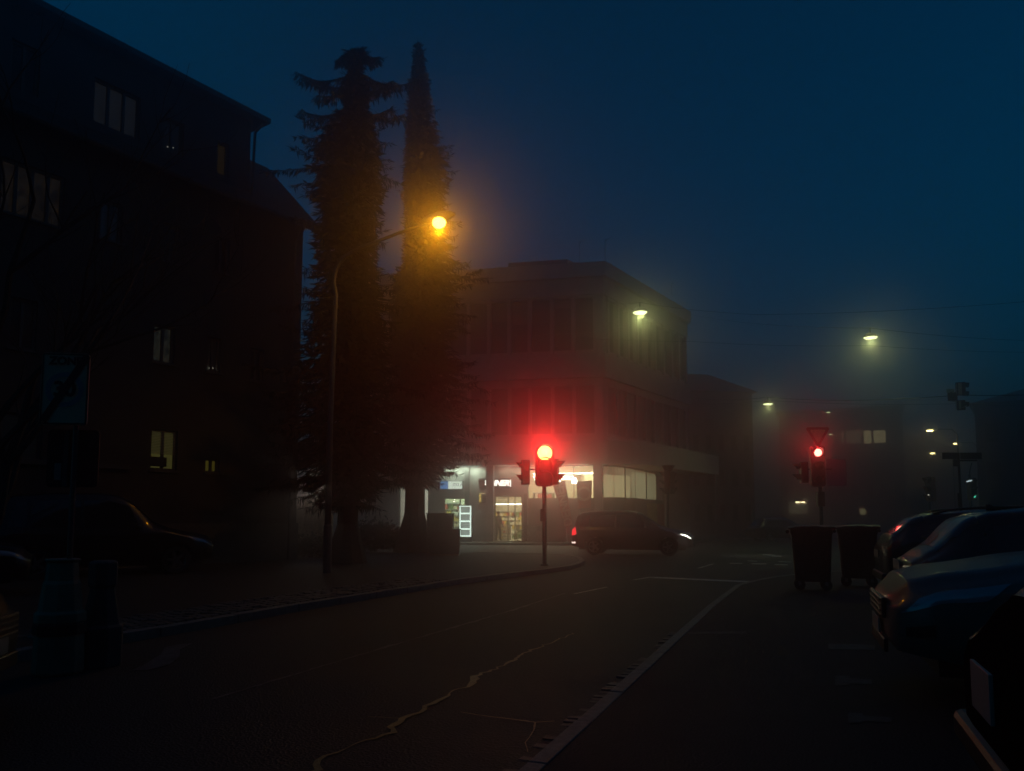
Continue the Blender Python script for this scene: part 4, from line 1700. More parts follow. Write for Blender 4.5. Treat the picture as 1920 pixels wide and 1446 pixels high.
def bar_lamp(label, px, py, wpx, Y, side):
    c = at(px, py, Y)
    b = Vector((c.x + side * 2.2, c.y, 0))
    t = thing('street_lamp', label, 'street lamp', b, 0, 'distant bar shaped street lamps')
    m = MB()
    m.tube([b, b + Vector((0, 0, c.z * .6)), b + Vector((0, 0, c.z - .3)), Vector((b.x - side * .4, b.y, c.z + .1)), Vector((c.x + side * .3, c.y, c.z + .12))], [.1, .08, .06, .05, .04], 8)
    m.build('mast', M_polegreen, t)
    w = wpx * Y / F
    m = MB()
    m.box((c.x, c.y, c.z + .1), (w * 1.25, .3, .12))
    m.build('head', M_metal, t)
    m = MB()
    m.box((c.x, c.y, c.z), (w, .26, .14))
    m.build('lens', M_bar, t)
    spot('lamp_light', c - Vector((0, 0, .12)), (-side * .25, 0, -1), PW['small'] * 1.5, (1.0, .86, .4), t, 150, .7, .1)


bar_lamp('bar shaped street lamp, nearest of the small far lamps at right', 1743.5, 807.5, 9, 62, 1)
bar_lamp('bar shaped street lamp just above the street name boards', 1792, 832, 6, 80, 1)
bar_lamp('bar shaped street lamp, lowest of the far lamps left of the name boards', 1748.5, 850, 7, 84, 1)


# ================================================================== traffic signals
M_redlens = emat('red_lens', (1.0, .32, .07), 9)
M_redlens2 = emat('red_lens_weak', (1.0, .2, .15), 8)
M_offred = mat('lens_off_red', (.08, .01, .01), .2)
M_offamb = mat('lens_off_amber', (.1, .06, .01), .2)
M_offgrn = mat('lens_off_green', (.01, .06, .04), .2)
M_grnlens = emat('green_lens', (.1, .9, .6), 1.1)
M_whiteref = emat('signal_white', (.75, .95, 1.0), .8)


def sig_head(parent, c, yaw, h=1.0, w=.32, lit=None, litm=None, name='signal_head', lens_d=.2, n=3, visor=.22, flat=False):
    """a three light head centred at c, facing local -Y rotated by yaw. lit: index from top"""
    T = Matrix.Translation(c) @ Matrix.Rotation(yaw, 4, 'Z')
    m = MB()
    pts = []
    rr = w * .22
    for cx, cz, a0 in ((w / 2 - rr, h / 2 - rr, 0), (-w / 2 + rr, h / 2 - rr, 90), (-w / 2 + rr, -h / 2 + rr, 180), (w / 2 - rr, -h / 2 + rr, 270)):
        for k in range(4):
            a = R(a0 + 30 * k)
            pts.append((cx + rr * math.cos(a), cz + rr * math.sin(a)))
    N = len(pts)
    vs = [T @ Vector((x, -.09, z)) for x, z in pts] + [T @ Vector((x, .12, z)) for x, z in pts]
    m.add(vs, [tuple(range(N)), tuple(range(N, 2 * N))[::-1]] + [(i, (i + 1) % N, (i + 1) % N + N, i + N) for i in range(N)])
    ho = m.build(name, M_housing, parent)
    offs = [M_offred, M_offamb, M_offgrn]
    res = None
    for k in range(n):
        z = h / 2 - h * (k + .5) / n
        r = lens_d / 2
        m = MB()
        A = T @ Matrix.Translation((0, -.09, z)) @ Matrix.Rotation(R(90), 4, 'X')
        m.lathe([(r, .004), (r * .8, .02), (r * .45, .034), (0, .04)], A, 20)
        on = lit == k
        m.build('lens', litm if on else offs[k % 3], ho, smooth=True)
        if on:
            res = T @ Vector((0, -.16, z))
        # visor: three quarter tube open below
        v = MB()
        a = []
        seg = 14
        for s in range(seg + 1):
            an = R(-25 + 230 * s / seg)
            for rad, dep in ((r * 1.13, -.088), (r * 1.13, -.09 - visor * (.35 + .65 * max(0, math.sin(an)))), (r * 1.18, -.09 - visor * (.35 + .65 * max(0, math.sin(an)))), (r * 1.18, -.088)):
                a.append(T @ Vector((rad * math.cos(an), dep, z + rad * math.sin(an))))
        fs = []
        for s in range(seg):
            for j in range(3):
                fs.append((s * 4 + j, s * 4 + j + 1, s * 4 + 5 + j, s * 4 + 4 + j))
        v.add(a, fs)
        v.build('visor', M_black, ho)
    return res


def pole(parent, base, h, r=.055, m=None):
    mb = MB()
    mb.tube([base, base + Vector((0, 0, h))], r, 12)
    mb.tube([base, base + Vector((0, 0, .05))], r * 1.9, 12)
    return mb.build('pole', m or M_polegreen, parent)


# near red signal
b = gnd(1021, 1061, .1)
Ys = b.y
sg1 = thing('traffic_signal', 'red glowing traffic signal on a pole at the kerb before the lit shop', 'traffic signal', b)
pole(sg1, b, at(1021, 905, Ys).z - b.z, .06)
hh = at(1021, 838, Ys).z - at(1021, 912, Ys).z
ctr = at(1021, 875, Ys)
lp = sig_head(sg1, ctr + Vector((0, -.06, 0)), R(2), hh, .52, 0, M_redlens, lens_d=.4, visor=.3)
lensc = lp
sig_head(sg1, at(1041, 884, Ys) + Vector((0, .12, 0)), R(75), .72, .26, lens_d=.2, n=2, visor=.2)
sig_head(sg1, at(986, 884, Ys) + Vector((-.02, .35, 0)), R(-80), .7, .24, lens_d=.18, n=2, visor=.16)
m = MB()
m.box(at(1001, 880, Ys) + Vector((0, .12, 0)), (.5, .04, .04))
m.box(at(1031, 880, Ys) + Vector((0, .12, 0)), (.3, .04, .04))
m.build('bracket', M_housing, sg1)
m = MB()
m.box(at(1017, 966, Ys) + Vector((0, -.06, 0)), (.13, .12, .34))
m.build('push_button_box', M_housing, sg1, bevel=.015)
spot('signal_light', lp - Vector((0, .02, 0)), (-.03, -1, .26), PW['red'], (1.0, .008, .02), sg1, 58, 1.0, .1)
point('signal_spill', lp + Vector((0, -.34, -.1)), 2.6, (1.0, .012, .02), sg1, .05)

# right red signal with the yield sign
Yr = 24.0
b = Vector((at(1540, HOR, Yr).x, Yr, .06))
sg2 = thing('traffic_signal', 'red glowing traffic signal under a yield triangle behind the waste containers', 'traffic signal', b)
pole(sg2, b, at(1540, 838, Yr).z - b.z, .055)
lp2 = sig_head(sg2, at(1530.5, 875, Yr) + Vector((0, -.1, 0)), R(-6), at(1530, 838, Yr).z - at(1530, 914, Yr).z, .42, 0, M_redlens2, lens_d=.24, visor=.26)
sig_head(sg2, at(1506, 886, Yr) + Vector((0, .0, 0)), R(-95), .66, .26, lens_d=.19, n=2, visor=.24)
m = MB()
m.box(at(1537, 936, Yr) + Vector((0, -.05, 0)), (.22, .2, .46))
m.build('control_box', M_housing, sg2, bevel=.02)
m = MB()
m.box(at(1520, 880, Yr), (.5, .04, .04))
m.box(at(1550, 880, Yr), (.3, .04, .04))
m.build('bracket', M_housing, sg2)
# rounded back board of the head facing away
q = MB()
x0, z0 = at(1569, 886, Yr).x, at(1569, 886, Yr).z
w2, h2, rr = .31, .42, .07
pts = []
for cx, cz, a0 in ((w2 - rr, h2 - rr, 0), (-w2 + rr, h2 - rr, 90), (-w2 + rr, -h2 + rr, 180), (w2 - rr, -h2 + rr, 270)):
    for k in range(5):
        a = R(a0 + 22.5 * k)
        pts.append((x0 + cx + rr * math.cos(a), z0 + cz + rr * math.sin(a)))
N = len(pts)
q.add([(x, Yr + .02, z) for x, z in pts] + [(x, Yr + .06, z) for x, z in pts], [tuple(range(N)), tuple(range(N, 2 * N))[::-1]] + [(i, (i + 1) % N, (i + 1) % N + N, i + N) for i in range(N)])
q.build('back_board', M_signgrey, sg2)
# yield triangle
tri = [(1511.5, 804), (1552, 802.5), (1536, 842), (1531, 842)]


def tri_sign(parent, c, s, yaw):
    T = Matrix.Translation(c) @ Matrix.Rotation(yaw, 4, 'Z')
    def tr(k):
        pts = []
        h = s * .866
        rr = .05 * k
        for px, pz, a0 in ((-s / 2 * k, h / 3 * k, 90), (s / 2 * k, h / 3 * k, -30), (0, -h * 2 / 3 * k, -150)):
            cx, cz = px * (1 - .1), pz * (1 - .1)
            seq = [(a0 + 120 - 30 * i) for i in range(5)]
            for a in seq:
                pts.append((cx + rr * math.cos(R(a)), cz + rr * math.sin(R(a))))
        return pts
    for k, y, m, nm in ((1.0, 0, M_signred, 'sign_plate'), (.66, -.022, M_signwarm, 'white_field')):
        P = tr(k)
        N = len(P)
        mb = MB()
        mb.add([T @ Vector((x, y - .02 if nm == 'sign_plate' else y - .003, z)) for x, z in P] + [T @ Vector((x, y, z)) for x, z in P],
               [tuple(range(N)), tuple(range(N, 2 * N))[::-1]] + [(i, (i + 1) % N, (i + 1) % N + N, i + N) for i in range(N)])
        mb.build(nm, m, parent)


ys = thing('yield_sign', 'red edged yield triangle pointing down on top of the right signal pole', 'sign', at(1531.5, 818, Yr) + Vector((0, -.07, 0)))
tri_sign(ys, at(1531.5, 815, Yr) + Vector((0, -.07, 0)), .66, R(-4))
spot('signal_light', lp2 - Vector((0, .02, 0)), (-.75, -1, .4), PW['red2'], (1.0, .008, .02), sg2, 60, 1.0, .08)
point('signal_spill', lp2 + Vector((0, -.28, -.12)), 2.0, (1.0, .012, .02), sg2, .04)

# signal at the shop corner, seen dark, facing right
Yc = 34.0
b = Vector((at(1252, HOR, Yc).x, Yc, .0))
s3 = thing('traffic_signal', 'unlit dark traffic signal standing at the corner of the shop windows', 'traffic signal', b)
pole(s3, b, at(1252, 884, Yc).z, .06)
sig_head(s3, at(1249, 905, Yc), R(-100), 1.05, .34, lens_d=.2, visor=.24)
sig_head(s3, at(1259, 905, Yc), R(100), 1.0, .3, lens_d=.2, visor=.2)
m = MB()
m.lathe([(.3, 0), (.14, -.3), (.07, -.4)], Matrix.Translation(at(1253, 873, Yc)), 12)
m.build('cable_cap', M_housing, s3)
# signals on the right, far side
Yd = 33.0
b = Vector((at(1744, HOR, Yd).x, Yd, .0))
s4 = thing('traffic_signal', 'dark traffic signal with three visors facing left, left of the name board pole', 'traffic signal', b)
pole(s4, b, at(1744, 900, Yd).z, .05)
sig_head(s4, at(1744, 917, Yd), R(-72), 1.05, .36, lens_d=.22, visor=.28)
m = MB()
m.lathe([(0, 0), (.03, .01), (.03, .03), (0, .04)], Matrix.Translation(at(1741, 929, Yd - .3)), 8)
m.build('lens_glint', emat('glint_white', (1, .97, .85), 1.0), s4)  # emissive bead that paints a glint on the unlit lens
b = Vector((at(1822, HOR, Yd).x, Yd, .0))
s5 = thing('traffic_signal', 'small traffic signal with a green light and white glint, right of the name board pole', 'traffic signal', b)
pole(s5, b, at(1822, 890, Yd).z, .045)
sig_head(s5, at(1823, 917, Yd), R(14), .95, .3, 2, M_grnlens, lens_d=.13, visor=.2)
m = MB()
T = Matrix.Translation(at(1817.5, 902.5, Yd - .35)) @ Matrix.Rotation(R(-18), 4, 'Y')
m.lathe([(0, -.02), (.10, -.01), (.12, .02), (0, .05)], T, 12)
m.build('white_lens', M_whiteref, s5)
m = MB()
m.tube([at(1822, 868, Yd), at(1819, 880, Yd), at(1817, 897, Yd)], .02, 6)
m.build('arm', M_housing, s5)

# signal heads hung from the span wire
Yh = 26.0
c = at(1799, 742, Yh)
hs = thing('suspended_signal', 'pair of traffic signal heads hanging from the wire with pale edge strips', 'traffic signal', c)
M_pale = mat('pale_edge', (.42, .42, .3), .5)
m = MB()
m.box(at(1801, 729, Yh), (.3, .12, .44), R(-30))
m.box(at(1802, 760, Yh), (.26, .12, .34), R(-30))
m.box(at(1786, 744, Yh), (.34, .14, .3), R(25))
m.build('signal_head', M_housing, hs, bevel=.02)
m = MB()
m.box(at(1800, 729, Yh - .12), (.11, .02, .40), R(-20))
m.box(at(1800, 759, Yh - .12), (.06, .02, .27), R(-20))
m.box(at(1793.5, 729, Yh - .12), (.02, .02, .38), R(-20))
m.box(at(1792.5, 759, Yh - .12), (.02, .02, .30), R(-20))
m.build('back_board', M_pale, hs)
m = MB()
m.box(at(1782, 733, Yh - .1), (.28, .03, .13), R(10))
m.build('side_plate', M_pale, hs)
for yy in (722, 738, 758):
    m = MB()
    m.box(at(1811, yy, Yh), (.17, .16, .14), R(-20), 0, R(8))
    m.build('visor', M_black, hs)
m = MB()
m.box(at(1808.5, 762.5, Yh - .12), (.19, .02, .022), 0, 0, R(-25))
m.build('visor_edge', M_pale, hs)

# street name boards on a post
Yn = 22.0
b = Vector((at(1803, HOR, Yn).x, Yn, .05))
nb = thing('street_name_post', 'slim dark post carrying two flat name boards seen edge on behind the parked cars', 'sign', b)
m = MB()
m.tube([b, b + Vector((0, 0, at(1803, 851, Yn).z - b.z))], .032, 10)
m.tube([Vector((b.x - .02, Yn, at(1803, 955, Yn).z)), Vector((b.x - .02, Yn, at(1803, 925, Yn).z))], .055, 10)
m.build('post', M_black, nb)
m = MB()
m.pbox(Plane((0, Yn), (1, 0)), at(1767, 855, Yn).x, at(1799, 855, Yn).x, at(1780, 861, Yn).z, at(1780, 849, Yn).z, -.02, .02)
m.build('name_board', M_signblack, nb)
m = MB()
m.pbox(Plane((0, Yn), (1, 0)), at(1801, 855, Yn).x, at(1840, 855, Yn).x, at(1820, 861, Yn).z, at(1820, 849, Yn).z, -.021, .019)
m.build('name_board', M_signblack, nb)
m = MB()
m.box(at(1792, 868, Yn), (.14, .05, .2))
m.box(at(1815, 863.5, Yn), (.5, .04, .05))
m.build('clamp', M_black, nb)


# ================================================================== zone sign on its concrete foot (left foreground)
Yz = 6.75
bz = gnd(118, 1265)
Yz = bz.y
zx = at(128, HOR, Yz).x
zt = thing('concrete_pedestal', 'tapering pale concrete sign foot with a dark band at the left', 'pedestal', bz + Vector((0, 0, 0)))
cx = at(116, HOR, Yz).x
def zz(y):
    return at(118, y, Yz).z
mm_ = Matrix.Translation((cx, Yz + .05, 0))
def oct_(prof, name, m, parent, n=8, bev=.012):
    mb = MB()
    mb.lathe(prof, mm_ @ Matrix.Rotation(PI / 8, 4, 'Z'), n)
    return mb.build(name, m, parent, bevel=bev)
M_foot = mat('foot_concrete', (.3, .215, .14), .85, var=.3, scale=3, bump=.35)  # brown lean of the concrete stands in for amber street light
wpx = lambda w: w * Yz / F / 2 * 1.04
z0, z1, z2, z3, z4, z5 = 0.0, zz(1190), zz(1168), zz(1150), zz(1095), zz(1048)
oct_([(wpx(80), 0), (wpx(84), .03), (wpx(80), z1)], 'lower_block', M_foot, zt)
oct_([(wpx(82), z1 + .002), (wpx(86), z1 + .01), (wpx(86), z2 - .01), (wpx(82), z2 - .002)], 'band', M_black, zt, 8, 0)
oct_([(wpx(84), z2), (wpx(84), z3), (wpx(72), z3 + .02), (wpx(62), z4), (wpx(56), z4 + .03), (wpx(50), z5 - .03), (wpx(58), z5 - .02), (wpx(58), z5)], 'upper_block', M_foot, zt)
# dark twin behind it
zt2_ = thing('concrete_pedestal', 'dark second pedestal hidden close behind the pale one', 'pedestal', (cx + .15, Yz + .42, 0))
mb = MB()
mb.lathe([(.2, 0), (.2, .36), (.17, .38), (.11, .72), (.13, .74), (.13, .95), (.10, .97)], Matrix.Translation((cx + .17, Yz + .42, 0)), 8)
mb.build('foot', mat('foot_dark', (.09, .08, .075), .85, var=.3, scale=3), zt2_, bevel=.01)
zp = thing('zone_sign', 'rectangular zone sign with a struck out speed circle on a thin pole', 'sign', (zx, Yz + .05, z5))
m = MB()
m.tube([(zx, Yz + .05, z5 - .02), (zx, Yz + .05, zz(664))], .024, 10)
m.build('pole', M_polegreen, zp)
SP = Plane(at(121, HOR, Yz - .02), (1, .17))
ua, ub = SP.uv(76, 730)[0], SP.uv(166, 730)[0]
za, zb = SP.uv(120, 797)[1], SP.uv(120, 662)[1]


def rrect(pl, ua, ub, za, zb, r, o0, o1):
    pts = []
    for cu, cz, a0 in ((ub - r, zb - r, 0), (ua + r, zb - r, 90), (ua + r, za + r, 180), (ub - r, za + r, 270)):
        for k in range(5):
            a = R(a0 + 22.5 * k)
            pts.append((cu + r * math.cos(a), cz + r * math.sin(a)))
    N = len(pts)
    mb = MB()
    mb.add([pl.pt(u, z, o0) for u, z in pts] + [pl.pt(u, z, o1) for u, z in pts],
           [tuple(range(N)), tuple(range(N, 2 * N))[::-1]] + [(i, (i + 1) % N, (i + 1) % N + N, i + N) for i in range(N)])
    return mb


rrect(SP, ua, ub, za, zb, .03, -.012, .0).build('plate', M_signwarm, zp)
m = MB()
e = .012
m.pbox(SP, ua + .006, ub - .006, zb - e - .006, zb - .006, .001, .004)
m.pbox(SP, ua + .006, ub - .006, za + .006, za + e + .006, .001, .004)
m.pbox(SP, ua + .006, ua + e + .006, za + e + .006, zb - e - .006, .001, .004)
m.pbox(SP, ub - e - .006, ub - .006, za + e + .006, zb - e - .006, .001, .004)
m.build('border', M_signblack, zp)
uc, zc = (ua + ub) / 2, za + (zb - za) * .49
rad = (ub - ua) * .40
TT = pmat(SP, uc, zc, .001)
m = MB()
N = 40
rg = []
for k in range(N):
    a = 2 * PI * k / N
    rg += [TT @ Vector((rad * math.cos(a), rad * math.sin(a), .002)), TT @ Vector((rad * .72 * math.cos(a), rad * .72 * math.sin(a), .002))]
m.add(rg, [(2 * k, (2 * k + 2) % (2 * N), (2 * k + 3) % (2 * N), 2 * k + 1) for k in range(N)])
m.build('ring', M_signgrey, zp)
text_mb('30', .19, pmat(SP, uc, zc, .003), .001, .006).build('speed_number', M_signblack, zp)
text_mb('ZONE', .1, pmat(SP, uc, zb - .075, .003), .001, .004).build('zone_lettering', M_signblack, zp)
m = MB()
x0_, x1_ = ua + .03, ub - .02
y0_, y1_ = za + .03, zb - .02
dv = Vector((x1_ - x0_, y1_ - y0_)).normalized()
pv_ = Vector((-dv.y, dv.x)) * .032
m.add([SP.pt(x0_ + pv_.x, y0_ + pv_.y, .0065), SP.pt(x0_ - pv_.x, y0_ - pv_.y, .0065), SP.pt(x1_ - pv_.x, y1_ - pv_.y, .0065), SP.pt(x1_ + pv_.x, y1_ + pv_.y, .0065)], [(0, 1, 2, 3)])
m.build('strike_bar', M_signblack, zp)
bb = thing('road_sign', 'dark rounded board seen from behind just below the zone sign', 'sign', (zx, Yz + .06, zz(900)))
SP2 = Plane(at(136, HOR, Yz + .1), (1, .17))
rrect(SP2, SP2.uv(88, 860)[0], SP2.uv(185, 860)[0], SP2.uv(136, 914)[1], SP2.uv(136, 806)[1], .04, -.01, .0).build('board', M_black, bb)
m = MB()
m.pbox(SP2, SP2.uv(120, 860)[0], SP2.uv(129, 860)[0], SP2.uv(136, 912)[1], SP2.uv(136, 808)[1], .001, .02)
m.build('bracket', M_polegreen, bb)
m = MB()
m.pbox(SP2, SP2.uv(102, 880)[0], SP2.uv(115, 880)[0], SP2.uv(136, 900)[1], SP2.uv(136, 869)[1], .001, .004)
m.build('sticker', M_plate, bb)

# second zone sign seen faintly beyond the lamp mast
Yq = 23.0
q = Vector((at(651, HOR, Yq).x, Yq, .1))
z2t = thing('zone_sign', 'faint pale rectangular sign with a dark disc on a post beyond the lamp mast', 'sign', q)
m = MB()
m.tube([q, q + Vector((0, 0, at(651, 788, Yq).z - .1))], .03, 8)
m.build('pole', M_polegreen, z2t)
SQ = Plane((q.x, Yq - .05), (1, .1))
rrect(SQ, SQ.uv(633.5, 820)[0], SQ.uv(666.5, 820)[0], SQ.uv(650, 852)[1], SQ.uv(650, 787)[1], .03, -.01, 0).build('plate', M_signwarm, z2t)
T2 = pmat(SQ, SQ.uv(650, 812)[0], SQ.uv(650, 808)[1], .002)
m = MB()
m.add([T2 @ Vector((.2 * math.cos(2 * PI * k / 24), .2 * math.sin(2 * PI * k / 24), 0)) for k in range(24)], [tuple(range(24))])
m.build('disc', M_signgrey, z2t)

# ================================================================== utility cabinets
def cabinet(label, x0, x1, ytop, Y, d, m):
    a, b = at(x0, HOR, Y), at(x1, HOR, Y)
    zt_ = at((x0 + x1) / 2, ytop, Y).z
    t = thing('utility_cabinet', label, 'cabinet', Vector(((a.x + b.x) / 2, Y + d / 2, .1)))
    w = b.x - a.x
    c = Vector(((a.x + b.x) / 2, Y + d / 2, 0))
    mb = MB()
    mb.box(c + Vector((0, 0, (.16 + zt_ - .05) / 2)), (w, d, zt_ - .05 - .16))
    mb.build('body', m, t, bevel=.015)
    mb = MB()
    mb.box(c + Vector((0, 0, zt_ - .023)), (w + .06, d + .06, .05))
    mb.build('lid', m, t, bevel=.012)
    mb = MB()
    mb.box(c + Vector((0, 0, .13)), (w - .06, d - .06, .06))
    mb.build('base', M_foot, t)
    for s in (-1, 1):
        mb = MB()
        mb.box(c + Vector((s * w / 4, -d / 2 - .008, (.2 + zt_) / 2)), (w / 2 - .03, .02, zt_ - .36))
        do = mb.build('door', m, t, bevel=.004)
        mb = MB()
        mb.box(c + Vector((s * .05, -d / 2 - .028, zt_ * .55)), (.03, .02, .12))
        mb.build('handle', M_black, do)
    return t


M_cab = mat('cabinet_paint', (.1, .095, .08), .6, var=.15, scale=3)
cabinet('lower dark utility cabinet at the kerb left of the glowing menu board', 806, 861.5, 992.5, 27.2, .45, M_cab)
cabinet('taller utility cabinet behind the lower one, beside the spruce trunk', 800, 849, 962.5, 29.0, .5, M_cab)
# ================================================================== wheeled waste containers
def waste_bin(label, x0, x1, ytop, Y, yaw):
    a, b = at(x0, HOR, Y), at(x1, HOR, Y)
    c = Vector(((a.x + b.x) / 2, Y, .05))
    w = (b.x - a.x)
    H = at((x0 + x1) / 2, ytop, Y).z - .05
    d = w * .8
    t = thing('waste_container', label, 'bin', c, yaw, 'waste containers on the parking area')
    T = WM(t)
    m = MB()
    rows = [(.16, .80, .78), (.2, .83, .82), (H * .5, .9, .9), (H * .80, .955, .955), (H * .83, 1.0, 1.0), (H * .88, 1.0, 1.0)]
    vs = []
    N = 20
    for z, kx, ky in rows:
        for k in range(N):
            an = 2 * PI * (k + .5) / N
            ca, sa = math.cos(an), math.sin(an)
            e = .28
            x = math.copysign(abs(ca) ** e, ca) * w / 2 * kx
            y = math.copysign(abs(sa) ** e, sa) * d / 2 * ky
            vs.append(T @ Vector((x, y, z)))
    fs = [(i * N + k, i * N + (k + 1) % N, (i + 1) * N + (k + 1) % N, (i + 1) * N + k) for i in range(len(rows) - 1) for k in range(N)]
    fs.append(tuple(range(N))[::-1])
    m.add(vs, fs)
    m.build('body', M_black, t, smooth='auto')
    # ribs on the front
    m = MB()
    for u in (-.25, 0, .25):
        m.hexa([T @ Vector(p) for p in ((u * w - .02, -d * .405, .25), (u * w + .02, -d * .405, .25), (u * w + .02, -d * .39, .25), (u * w - .02, -d * .39, .25),
                                        (u * w - .02, -d * .487, H * .78), (u * w + .02, -d * .487, H * .78), (u * w + .02, -d * .46, H * .78), (u * w - .02, -d * .46, H * .78))])
    m.build('rib', M_black, t)
    # slightly bulged lid with a raised back edge
    m = MB()
    nx, ny = 10, 8
    vs = []
    for j in range(ny + 1):
        for i in range(nx + 1):
            u, v = i / nx * 2 - 1, j / ny * 2 - 1
            z = H * .955 - .035 * (u * u) - .03 * v * v + .05 * max(0, u - .55) + .005 * math.sin(9 * u)
            vs.append(T @ Vector((u * (w / 2 + .035), v * (d / 2 + .03), z)))
    n2 = len(vs)
    vs += [T @ Vector(((i / nx * 2 - 1) * (w / 2 + .03), (j / ny * 2 - 1) * (d / 2 + .025), H * .885)) for j in range(ny + 1) for i in range(nx + 1)]
    fs = []
    for j in range(ny):
        for i in range(nx):
            q = j * (nx + 1) + i
            fs.append((q, q + 1, q + nx + 2, q + nx + 1))
            fs.append((n2 + q, n2 + q + nx + 1, n2 + q + nx + 2, n2 + q + 1))
    rim_ = [i for i in range(nx + 1)] + [(j + 1) * (nx + 1) - 1 for j in range(1, ny + 1)] + [ny * (nx + 1) + i for i in range(nx - 1, -1, -1)] + [j * (nx + 1) for j in range(ny - 1, 0, -1)]
    for p, q in zip(rim_, rim_[1:] + rim_[:1]):
        fs.append((p, q, n2 + q, n2 + p))
    m.add(vs, fs)
    lid = m.build('lid', M_black, t, smooth='auto')
    m = MB()
    m.tube([T @ Vector((-w / 2 - .05, -d * .36, H * .85)), T @ Vector((-w / 2 - .05, d * .36, H * .85))], .035, 8)
    m.build('handle', M_black, lid)
    m = MB()
    m.tube([T @ Vector((w / 2 + .02, -d * .4, H * .86)), T @ Vector((w / 2 + .02, d * .4, H * .86))], .03, 8)
    m.build('hinge_bar', M_black, lid)
    for sx in (-1, 1):
        for sy in (-1, 1):
            m = MB()
            p = Vector((sx * w * .31, sy * d * .3, .1))
            m.lathe([(.05, -.03), (.098, -.028), (.098, .028), (.05, .03)], T @ Matrix.Translation(p) @ Matrix.Rotation(R(90), 4, 'X'), 16)
            wh = m.build('wheel', M_tyre, t)
            m = MB()
            m.box(T @ (p + Vector((0, 0, .05))), (.05, .09, .12), yaw)
            m.build('fork', M_metal, wh)
    return t


waste_bin('left one of two black wheeled waste containers, below the red signal pole', 1483, 1557, 978, 14.6, -R(19))
waste_bin('right one of two black wheeled waste containers, beside the parked cars', 1571, 1641, 978, 15.4, -R(22))


# ================================================================== cars
def cat(P, t):
    """Catmull-Rom through control points P at continuous index t"""
    n = len(P) - 1
    t = max(0.0, min(n - 1e-6, t))
    i = int(t)
    f = t - i
    p0, p1, p2, p3 = P[max(0, i - 1)], P[i], P[i + 1], P[min(n, i + 2)]
    return tuple(.5 * ((2 * b) + (c - a) * f + (2 * a - 5 * b + 4 * c - d) * f * f + (3 * b - a - 3 * c + d) * f ** 3) for a, b, c, d in zip(p0, p1, p2, p3))


def interp(tab, x):
    if x <= tab[0][0]:
        return tab[0][1]
    for (a, va), (b, vb) in zip(tab, tab[1:]):
        if a <= x <= b:
            f = (x - a) / (b - a)
            f = f * f * (3 - 2 * f) * .45 + f * .55
            return va + (vb - va) * f
    return tab[-1][1]


